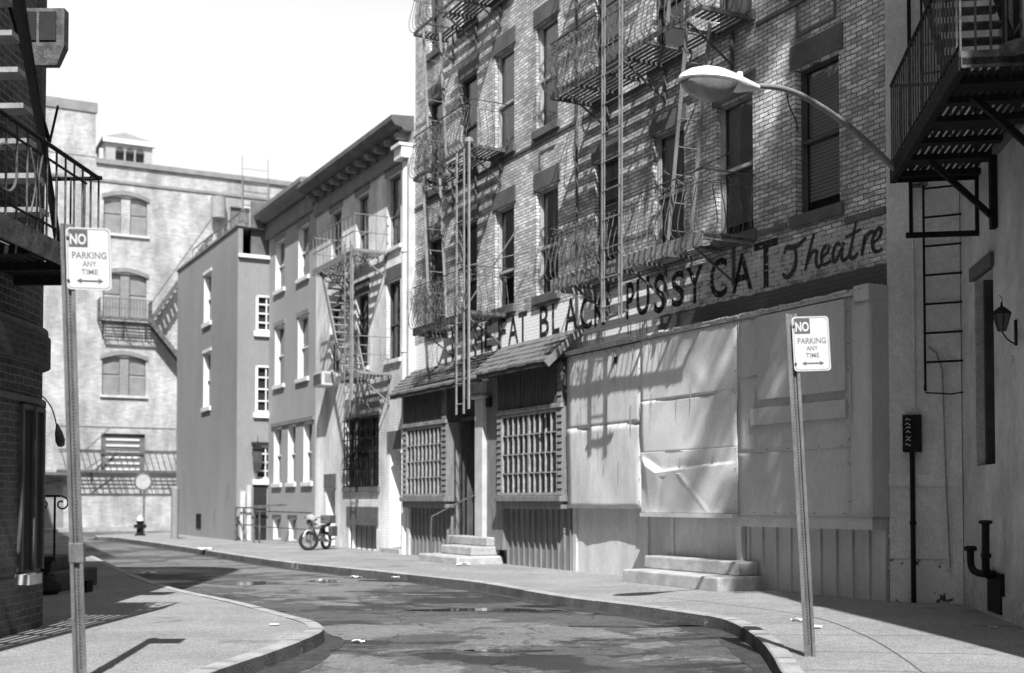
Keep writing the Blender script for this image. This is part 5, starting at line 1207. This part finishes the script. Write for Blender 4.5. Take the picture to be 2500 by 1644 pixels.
m=MB(); ps=arc(1.5,n=6)[-1]; m.quad((ps[0],ps[1],-.1),(-30,ps[1]+.0,-.1),(-30,ps[1],HLB),(ps[0],ps[1],HLB)); m.quad((-4.9,-9,-.1),(-4.9,-9,13.5),(-30,-9,13.5),(-30,-9,-.1)); dk.part('rear_walls',m,'brick_dark')
# ground floor window: dark recess in a frame following the curve
def onarc(deg,rad,z):
    deg-=11
    if deg<0: return (-6.4+rad,12.3+rad*R_(deg),z)
    return (-6.4+rad*math.cos(R_(deg)),12.3+rad*math.sin(R_(deg)),z)
m=MB()
for d0,d1 in ((-0,8),(8,16),(16,24)):
    m.quad(onarc(d0,1.512,.62),onarc(d1,1.512,.62),onarc(d1,1.512,2.25),onarc(d0,1.512,2.25))
wn_=dk.part('window',m,'interior')
m=MB()
for d in (0,12,24): m.bar(onarc(d,1.52,.6),onarc(d,1.52,2.27),.05,.05,up=(0,1,0))
m.bar(onarc(0,1.52,2.25),onarc(24,1.52,2.25),.05,.05); dk.part('frame',m,'frame_dark',wn_)
m=MB(); m.add([onarc(-3,1.5,.48),onarc(8,1.5,.48),onarc(8,1.66,.48),onarc(-3,1.66,.48),onarc(-3,1.5,.58),onarc(8,1.5,.58),onarc(8,1.66,.58),onarc(-3,1.66,.58)],[(0,3,2,1),(4,5,6,7),(0,1,5,4),(1,2,6,5),(2,3,7,6),(3,0,4,7)]); dk.part('sill',m,'offwhite',wn_)
acb=T('air_conditioner','square metal air conditioner box jutting high from the dark brick corner','air conditioner',W0,(-4.75,12.4,5.9))
m=MB(); m.box(-5.1,-4.50,12.0,12.12,5.88,6.26); acb.part('casing',m,'iron_mid')
m=MB(); m.box(-5.0,-4.78,11.985,12.0,5.93,6.22); m.box(-4.75,-4.58,11.985,12.0,5.93,6.22); acb.part('grille',m,'interior')
m=MB(); m.add([(-5.1,12.0,5.88),(-4.50,12.0,5.88),(-4.50,12.12,5.88),(-5.1,12.12,5.88),(-5.1,12.02,5.69),(-4.58,12.02,5.69),(-4.58,12.11,5.69),(-5.1,12.11,5.69)],[(0,1,5,4),(1,2,6,5),(2,3,7,6),(4,5,6,7),(3,0,4,7)]); acb.part('under_tray',m,'iron_mid')
# left fire escape
FL=Fr((-4.07-.05*11.8,0),(.05,1))   # origin so that b=0 is the outer rail line
f6=T('fire_escape','dark fire escape with ring ornament beside the left parking sign','fire escape',FL,(10,0,3.5),'fire escapes along the street')
B0,B1=6.0,11.82; ZL=3.52; zt_=4.48
def fb_(b): return b
m=MB()
for i in range(10): m.box(B0,B1,.03+i*.095,.03+i*.095+.06,ZL-.01,ZL+.002)
f6.part('slats',m,'iron_black')
m=MB()
for i in range(9): x=B0+(B1-B0)*i/8; m.box(x-.03,x+.03,0,1.0,ZL-.09,ZL-.012)
f6.part('cross_beams',m,'iron_black')
m=MB(); m.box(B0,B1,-.02,.0,ZL-.07,ZL+.13); f6.part('outer_channel',m,'iron_mid')
m=MB(); m.box(B1,B1+.02,0,.95,ZL-.07,ZL+.10); f6.part('end_channel',m,'iron_black')
m=MB(); m.tube([(B0,0,zt_),(B1-.05,0,zt_)],.022,7); m.tube(smooth([(B1-.05,0,zt_),(B1,.04,zt_),(B1,.9,zt_)],4),.02,7); m.tube([(B0,0,zt_-.13),(B1-.3,0,zt_-.13)],.012,6); m.tube([(B0,0,ZL+.24),(B1,0,ZL+.24)],.012,6); f6.part('top_rail',m,'iron_black')
m=MB()
x=B0
while x<=B1+.01: m.tube([(x,0,ZL+.1),(x,0,zt_)],.0105,5); x+=.194
for i in range(1,7): m.tube([(B1,i*.14,ZL+.1),(B1,i*.14,zt_)],.0105,5)
f6.part('railing_bars',m,'iron_mid')
m=MB()
for x in (8.9,9.85): m.ring((x,-.015,ZL+.52),.19,.012,(1,0,0),(0,0,1),20,6)
for x in (9.4,10.42): m.tube(smooth([(x-.1,-.01,ZL+.26),(x-.03,-.02,ZL+.55),(x-.12,-.01,zt_-.14)],5),.009,5); m.tube(smooth([(x+.1,-.01,ZL+.26),(x+.03,-.02,ZL+.55),(x+.12,-.01,zt_-.14)],5),.009,5)
f6.part('ring_ornaments',m,'iron_mid')
m=MB()
for i in range(13): z=3.66+i*.275; x=10.95-i*.115; m.box(x-.10,x+.10,.10,.75,z-.045,z)
f6.part('stair_treads',m,'iron_pale')
m=MB(); m.bar((11.15,.08,ZL),(9.75,.08,ZL+3.4),.02,.12); m.bar((11.15,.78,ZL),(9.75,.78,ZL+3.4),.02,.12); f6.part('stair_stringers',m,'iron_black')
m=MB(); m.bar((11.6,.4,zt_+.3),(10.2,.4,zt_+1.9),.03,.03); m.bar((11.6,.4,zt_+.3),(11.0,.06,zt_+.45),.02,.02); m.bar((10.55,.0,zt_),(9.4,.0,zt_+2.2),.02,.12); f6.part('stair_handrail',m,'iron_black')
# stoop, scroll railing, planter and crate behind the dark corner
sr=T('scroll_railing','black scrolled wrought iron railing above the dark stoop','railing',W0,(-6.6,17.4,.5))
m=MB()
for x in (-6.84,-6.58): m.tube([(x,17.4,.45),(x,17.4,1.38)],.016,6)
m.tube([(-7.4,17.4,1.38),(-6.5,17.4,1.38)],.018,6)
def scroll(cx,cz,r,s=1): return [(cx+s*r*(1-t*.75)*math.cos(t*7+1.57),17.4,cz+r*(1-t*.75)*math.sin(t*7+1.57)) for t in [i/14 for i in range(15)]]
m.tube(scroll(-6.48,1.27,.11,-1),.013,5); m.tube(scroll(-6.74,1.27,.10,1),.011,5); sr.part('rail',m,'iron_black')
so_=T('stoop','dark shaded stone stoop behind the brick corner','stoop',W0,(-7.0,17.5,0))
m=MB(); m.box(-9.0,-6.5,17.2,19,-.05,.28); m.box(-9.0,-6.75,17.35,19,.28,.48); so_.part('steps',m,'wood_dark',bevel=.02)
pt=T('planter_pot','dark flared planter pot on the stoop edge','planter',W0,(-6.75,17.3,.45))
m=MB(); m.lathe((-6.74,17.28,.28),[(.14,0),(.17,.16),(.21,.17),(.21,.24),(.18,.24)],12); pt.part('pot',m,'iron_black'); 
cr=T('crate','small dark slatted crate by the post on the left pavement','crate',W0,(-6.2,17.4,0))
m=MB(); m.box(-6.30,-6.08,17.3,17.55,.0,.03); m.box(-6.30,-6.08,17.3,17.33,.05,.16); m.box(-6.30,-6.08,17.52,17.55,.05,.16); m.box(-6.31,-6.28,17.3,17.55,0,.17); m.box(-6.10,-6.07,17.3,17.55,0,.17); cr.part('slats',m,'iron_black')
gb=T('garbage_bag','knotted black garbage bag slumped below the stoop','bag',W0,(-6.5,17.0,0))
m=MB(); m.lathe((-6.55,17.0,0),[(.16,0),(.22,.06),(.2,.16),(.1,.24),(.03,.27),(.05,.31)],11); gb.part('bag',m,'interior',smooth=True)
# dark oval form on a drooping wire
pl_=T('hanging_oval','dark oval form drooping on a curved wire from the brick corner','lamp',W0,(-5.2,14.2,2.0))
x0,y0=ray(142,1040)[0]*14.2,14.2
m=MB(); m.tube(smooth([(-5.55,14.0,2.55),(-5.5,14.1,2.54),(-5.42,14.2,2.40),(-5.36,14.2,2.2)],5),.008,5); pl_.part('wire',m,'iron_mid')
m=MB(); m.lathe((-5.30,14.2,1.94),[(.0,0),(.04,.015),(.055,.08),(.045,.17),(.02,.25),(.01,.28)],12,axis=(-.2,0,1)); pl_.part('shade',m,'iron_mid',smooth=True)
# ------------------------------------------------------------------ motorbike
cx_,cy_=G(775,1343)
MBF=Fr((cx_,cy_),(.40,.92))
mb_=T('motorbike','small parked motorbike with crate and pale seat leaning by the railings','motorbike',MBF,(0,0,0))
def wheel(x,r,yaw=0):
    A1_=(math.cos(yaw),math.sin(yaw),0); m=MB(); m.ring((x,0,r),r-.04,.05,A1_,(0,0,1),24,8); t_=mb_.part('wheel',m,'rubber',smooth=True)
    m=MB(); m.ring((x,0,r),r-.09,.012,A1_,(0,0,1),24,5)
    for i in range(14):
        a=2*math.pi*i/14; m.tube([(x,0.01*(-1)**i,r),(x+math.cos(a)*(r-.07),0,r+math.sin(a)*(r-.07))],.003,4)
    m.lathe((x,-.05,r),[(.045,0),(.045,.1)],10,axis=(0,1,0)); mb_.part('rim',m,'iron_mid',t_)
wheel(-.50,.30,-.85); wheel(.50,.28)
m=MB(); m.tube(smooth([(-.52,-.07,.29),(-.40,-.07,.6),(-.32,-.06,.85)],3),.022,6); m.tube(smooth([(-.52,.07,.29),(-.40,.07,.6),(-.32,.06,.85)],3),.022,6); mb_.part('fork',m,'chrome',smooth=True)
m=MB(); m.tube(smooth([(-.34,0,.8),(-.1,0,.5),(.2,0,.33),(.55,0,.3)],4),.03,6); m.tube([(-.34,0,.78),(.3,0,.62),(.55,0,.5)],.025,6); m.tube([(.3,0,.62),(.55,.06,.3)],.02,6); mb_.part('frame',m,'iron_black',smooth=True)
m=MB(); m.loft([[(x,w_*math.cos(a),z+h*math.sin(a)) for a in [2*math.pi*j/10 for j in range(10)]] for x,w_,z,h in [(-.3,.03,.76,.03),(-.2,.11,.76,.10),(0,.12,.74,.10),(.12,.06,.70,.05)]]); mb_.part('fuel_tank',m,'offwhite',smooth=True)
m=MB(); m.loft([[(x,w_*math.cos(a),z+h*math.sin(a)) for a in [2*math.pi*j/10 for j in range(10)]] for x,w_,z,h in [(.08,.06,.72,.03),(.2,.12,.73,.045),(.5,.12,.75,.05),(.66,.08,.80,.04)]]); mb_.part('seat',m,'rubber',smooth=True)
m=MB(); m.box(-.12,.2,-.1,.1,.27,.5); m.lathe((.02,-.14,.36),[(.09,0),(.09,.28)],12,axis=(0,1,0)); mb_.part('engine',m,'galv',bevel=.02)
m=MB(); m.tube(smooth([(-.22,-.34,1.0),(-.28,-.2,1.02),(-.33,0,.92),(-.28,.2,1.02),(-.22,.34,1.0)],4),.014,6); mb_.part('handlebar',m,'rubber',smooth=True)
m=MB(); m.lathe((-.38,0,.86),[(.05,.0),(.09,.04),(.095,.1),(.0,.12)],12,axis=(-1,0,.1)); mb_.part('headlight',m,'chrome',smooth=True)
m=MB(); m.tube(smooth([(-.80,0,.42),(-.68,0,.57),(-.52,0,.62),(-.34,0,.57)],4),.03,6); mb_.part('mudguard',m,'offwhite',smooth=True)
m=MB(); m.tube(smooth([(.0,-.16,.3),(.3,-.18,.26),(.75,-.18,.34)],4),.03,8); mb_.part('exhaust',m,'chrome',smooth=True)
m=MB(); m.box(.42,.8,-.17,.17,.82,1.08); mb_.part('top_box',m,'iron_mid',bevel=.02)
m=MB(); m.loft([[(x,w_*math.cos(a),z+h*math.sin(a)) for a in [2*math.pi*j/10 for j in range(10)]] for x,w_,z,h in [(-.46,.05,.98,.05),(-.40,.17,1.0,.12),(-.30,.19,.98,.10),(-.24,.12,.94,.04)]]); mb_.part('front_bag',m,'house_grey',smooth=True)
m=MB(); m.box(.38,.70,.14,.30,.42,.74); mb_.part('side_pannier',m,'offwhite',bevel=.03)
m=MB(); m.box(.38,.70,-.30,-.14,.42,.74); mb_.part('side_pannier',m,'frame_dark',bevel=.03)
mb_.e.scale=(.86,.86,.86)
m=MB(); m.tube([(.1,.05,.3),(.02,.28,.0)],.012,5); mb_.part('stand',m,'iron_black')
# ------------------------------------------------------------------ far small things on the pavement
hx_,hy_=-14.23,46.29
hy=T('fire_hydrant','dark fire hydrant with pale cap by the round sign','hydrant',W0,(hx_,hy_,0))
m=MB(); m.lathe((hx_,hy_,0),[(.2,0),(.2,.06),(.13,.08),(.12,.5),(.16,.52),(.16,.56)],12); hy.part('barrel',m,'iron_black',smooth=True)
m=MB(); m.lathe((hx_,hy_,.56),[(.15,0),(.13,.12),(.05,.18),(.04,.22)],12); hy.part('cap',m,'offwhite',smooth=True)
m=MB(); m.lathe((hx_-.22,hy_,.36),[(.07,0),(.07,.44)],10,axis=(1,0,0)); m.lathe((hx_,hy_-.22,.34),[(.09,0),(.09,.15)],10,axis=(0,1,0)); hy.part('outlets',m,'iron_black')
px_=ray(352,1180)[0]*49; 
rs_=T('round_sign','round pale traffic sign on a slim pole near the hydrant','road sign',W0,(px_,49,0))
m=MB(); m.tube([(px_,49,0),(px_,49,2.5)],.04,8); rs_.part('pole',m,'galv'); m=MB(); m.lathe((px_-.02,48.93,2.1),[(.38,0),(.38,.02)],20,axis=(0,1,0)); rs_.part('disc',m,'galv'); m=MB(); m.lathe((px_-.02,48.925,2.1),[(.30,0),(.30,.003)],20,axis=(0,1,0)); rs_.part('face',m,'frame_grey')
bx_,by_=-11.57,41.32
bo=T('post','plain grey steel post on the pavement before the blank side wall','post',W0,(bx_-.1,by_+.5,0)); m=MB(); m.tube([(bx_-.2,by_+.9,0),(bx_-.2,by_+.9,1.75)],.13,10); m.lathe((bx_-.2,by_+.9,1.75),[(.13,0),(.08,.08),(0,.1)],10); bo.part('shaft',m,'grey_paint2',smooth=True)
dh=T('wall_hatch','small dark hatch low on the blank grey side wall','hatch',A,(-34.5,-1.1,.3)); q_=A.at(485,1270,1.08); m=MB(); m.box(q_[0]-.35,q_[0]+.35,-1.10,-1.0,.32,.85); dh.part('flap',m,'iron_black')
# ------------------------------------------------------------------ litter
lit=[(868,1412,.16,'flat torn paper scrap near the road centre'),(1950+1,1517,.12,'crumpled white paper near the right sign post'),(1990,1535,.10,'second crumpled paper just right of the sign post'),(965,1412,.10,'small white wrapper beside the torn scrap'),(876,1569,.10,'thin white cigarette packet on near road'),(500,1343,.28,'white paper by the far kerb'),(365,1403,.22,'flat white sheet on the road behind the left pavement'),(1718,1524,.12,'white scraps in the gutter puddle near kerb bend'),(1130,1381,.22,'crumpled white paper at the foot of the broken steps'),(786,1417,.08,'bright foil scrap on the wet road'),(1645,1452,.06,'tiny scrap on road near the broad steps'),(2426,1535,.06,'small pale scrap by the stucco wall'),(1340,1442,.07,'speck of paper in front of broad steps gutter'),(670,1528,.07,'lone wrapper on the sunny left pavement')]
for i,(u,v,s_,lab) in enumerate(lit):
    onr=lab.find('road')>=0 or lab.find('gutter')>=0
    z=-.13 if onr else .0
    x,y=G(u,v,z); rr=random.Random(i); m=MB()
    nx=4; vs=[]
    for j in range(nx+1):
        for k in range(nx+1): vs.append((x+(j/nx-.5)*s_*1.3+rr.uniform(-.1,.1)*s_,y+(k/nx-.5)*s_+rr.uniform(-.1,.1)*s_,z+.006+rr.uniform(0,.28)*s_))
    m.add(vs,[(j*(nx+1)+k,(j+1)*(nx+1)+k,(j+1)*(nx+1)+k+1,j*(nx+1)+k+1) for j in range(nx) for k in range(nx)])
    t=T('paper_scrap',lab,'paper scrap',W0,(x,y,z),'paper scraps on the street'); t.part('paper',m,'paper')
# ------------------------------------------------------------------ street trees behind the camera throw the feathery shade
def tree(x,y,h,z0,rad,label,seed,nb=16,leaves=1500,ls=.10,lean=(0,0)):
    rr=random.Random(seed); t=T('street_tree',label,'tree',W0,(x,y,0)); m=MB()
    tr=[(x+.12*math.sin(i*.9)*i/8+lean[0]*i/8,y+.1*math.cos(i)*i/8+lean[1]*i/8,h*i/8) for i in range(9)]; m.tube(smooth(tr,3),.1,8,rs=[.22*(1-.85*i/24) for i in range(25)]); t.part('trunk',m,'bark',smooth=True)
    lm=MB(); bm_=MB(); tips=[]
    for i in range(nb):
        k=z0/h+(1-z0/h)*rr.random()*.95; b=Vector((x+lean[0]*k,y+lean[1]*k,h*k)); a=rr.uniform(0,6.28); L_=rad*rr.uniform(.6,1.15)*(1.15-k*.5)
        pts=[b]; d=Vector((math.cos(a),math.sin(a),.9)).normalized()
        for j in range(6): pts.append(pts[-1]+d*L_/6); d=(d+Vector((rr.uniform(-.25,.25),rr.uniform(-.25,.25),-.22))).normalized()
        bm_.tube(pts,.04,5,rs=[.06*(1-j/7) for j in range(7)])
        for j in range(2,7):
            for k2 in range(3):
                p=pts[j]; d2=Vector((rr.uniform(-1,1),rr.uniform(-1,1),rr.uniform(-1.2,.3))).normalized(); q=p+d2*rr.uniform(.3,.75); bm_.tube([p,(p+q)/2+Vector((0,0,.05)),q],.012,4); tips.append((p,q))
    for i in range(leaves):
        p,q=rr.choice(tips); c=p+(q-p)*rr.random()+Vector((rr.gauss(0,.09),rr.gauss(0,.09),rr.gauss(0,.12))); u=Vector((rr.gauss(0,1),rr.gauss(0,1),rr.gauss(0,1))).normalized(); v=u.orthogonal().normalized(); s_=ls*rr.uniform(.7,1.4)
        lm.quad(c-u*s_,c+v*s_*.5,c+u*s_,c-v*s_*.5)
    t.part('branches',bm_,'bark'); t.part('crown',lm,'leaf'); return t
tree(4.95,4.6,24.5,14.6,.95,'tall slim street tree behind the viewer on the right pavement',11,nb=26,leaves=2400,ls=.095,lean=(-.75,.3))

# ------------------------------------------------------------------ the street behind the viewer: unseen buildings added to block low sky light
bb=T('brick_building','unseen plain brick building added across the street behind the viewer to cut sky light','building',W0,(0,-15,0))
hs=[(x,x+1.1,z,z+1.9) for x in range(-18,18,3) for z in (1,4.3,7.6,10.9)]
m=MB(); mm=MB(); mm.wall(-40,40,-.1,15,[(x,y,z,w_) for x,y,z,w_ in hs],0,.2); m.add([(-v[0],-15-v[1],v[2]) for v in mm.v],mm.f); m.quad((-40,-15,15),(40,-15,15),(40,-25,15),(-40,-25,15)); bb.part('wall',m,'brick_dark')
m=MB(); m.quad((-40,-15.2,0),(40,-15.2,0),(40,-15.2,15),(-40,-15.2,15)); bb.part('window_backing',m,'interior')
bc=T('brick_building','unseen brick building added beside the right pavement behind the viewer to cut sky light','building',W0,(10,-5,0))
m=MB(); m.box(9.5,25,-14,4.5,-.1,13); bc.part('wall',m,'brick_dark')  # plain mass out of view, added to close off low sky on this side
# dead creeper tangled in the railings
def vine(fr,a0,a1,z0,z1,p,label,seed,n=60):
    rr=random.Random(seed); t=T('dead_creeper',label,'creeper',fr,((a0+a1)/2,-p,z0)); m=MB()
    for i in range(n):
        x=rr.uniform(a0,a1); z=rr.uniform(z0,z0+.3*(z1-z0)); b=-p-rr.uniform(-.15,.12); pts=[(x,b,z)]; an=rr.uniform(.8,2.3)
        for j in range(rr.randint(4,8)):
            an+=rr.uniform(-.7,.7); x+=math.cos(an)*.13; z+=math.sin(an)*.13; b+=rr.uniform(-.05,.05)
            x=min(max(x,a0),a1); z=min(max(z,z0-.1),z1); pts.append((x,b,z))
        m.tube(smooth(pts,2),rr.uniform(.003,.006),4)
    t.part('stems',m,'iron_mid'); return t
vine(A,-13.8,-12.0,5.25,6.2,.9,'dead creeper tangled in the lowest left balcony railing',3,55)
vine(A,-7.3,-5.2,5.3,6.1,.97,'dead creeper tangled in the theatre balcony railing left of the drop ladder',8,45)
vine(A,-13.6,-12.2,8.7,9.6,.9,'dead creeper on the second balcony railing of the pale brick building',5,35)
vine(A,-7.2,-5.6,8.7,9.6,.97,'dead creeper on the upper theatre balcony railing',6,35)

bl=T('brick_building','unseen plain brick building added along the side street to cut sky light','building',W0,(-9.5,20,0))
m=MB(); m.prism([(-9.5,20),(-45,20),(-45,50),(-22.5,50)],-.1,13); bl.part('wall',m,'brick_dark')  # hidden block added to shut out the low sky on the left

dr=T('storm_drain','iron storm drain grating set in the road near the kerb bend','drain',W0,(*G(1560,1478,-.13),-.13))
dx_,dy_=G(1560,1478,-.13)
m=MB(); m.box(dx_-.38,dx_+.38,dy_-.22,dy_-.19,-.128,-.118); m.box(dx_-.38,dx_+.38,dy_+.19,dy_+.22,-.128,-.118); m.box(dx_-.38,dx_-.35,dy_-.19,dy_+.19,-.128,-.118); m.box(dx_+.35,dx_+.38,dy_-.19,dy_+.19,-.128,-.118)
x=dx_-.31
while x<dx_+.33: m.box(x,x+.022,dy_-.19,dy_+.19,-.127,-.119); x+=.055
dr.part('grating',m,'iron_mid'); m=MB(); m.quad((dx_-.36,dy_-.2,-.1275),(dx_+.36,dy_-.2,-.1275),(dx_+.36,dy_+.2,-.1275),(dx_-.36,dy_+.2,-.1275)); dr.part('pit',m,'interior')
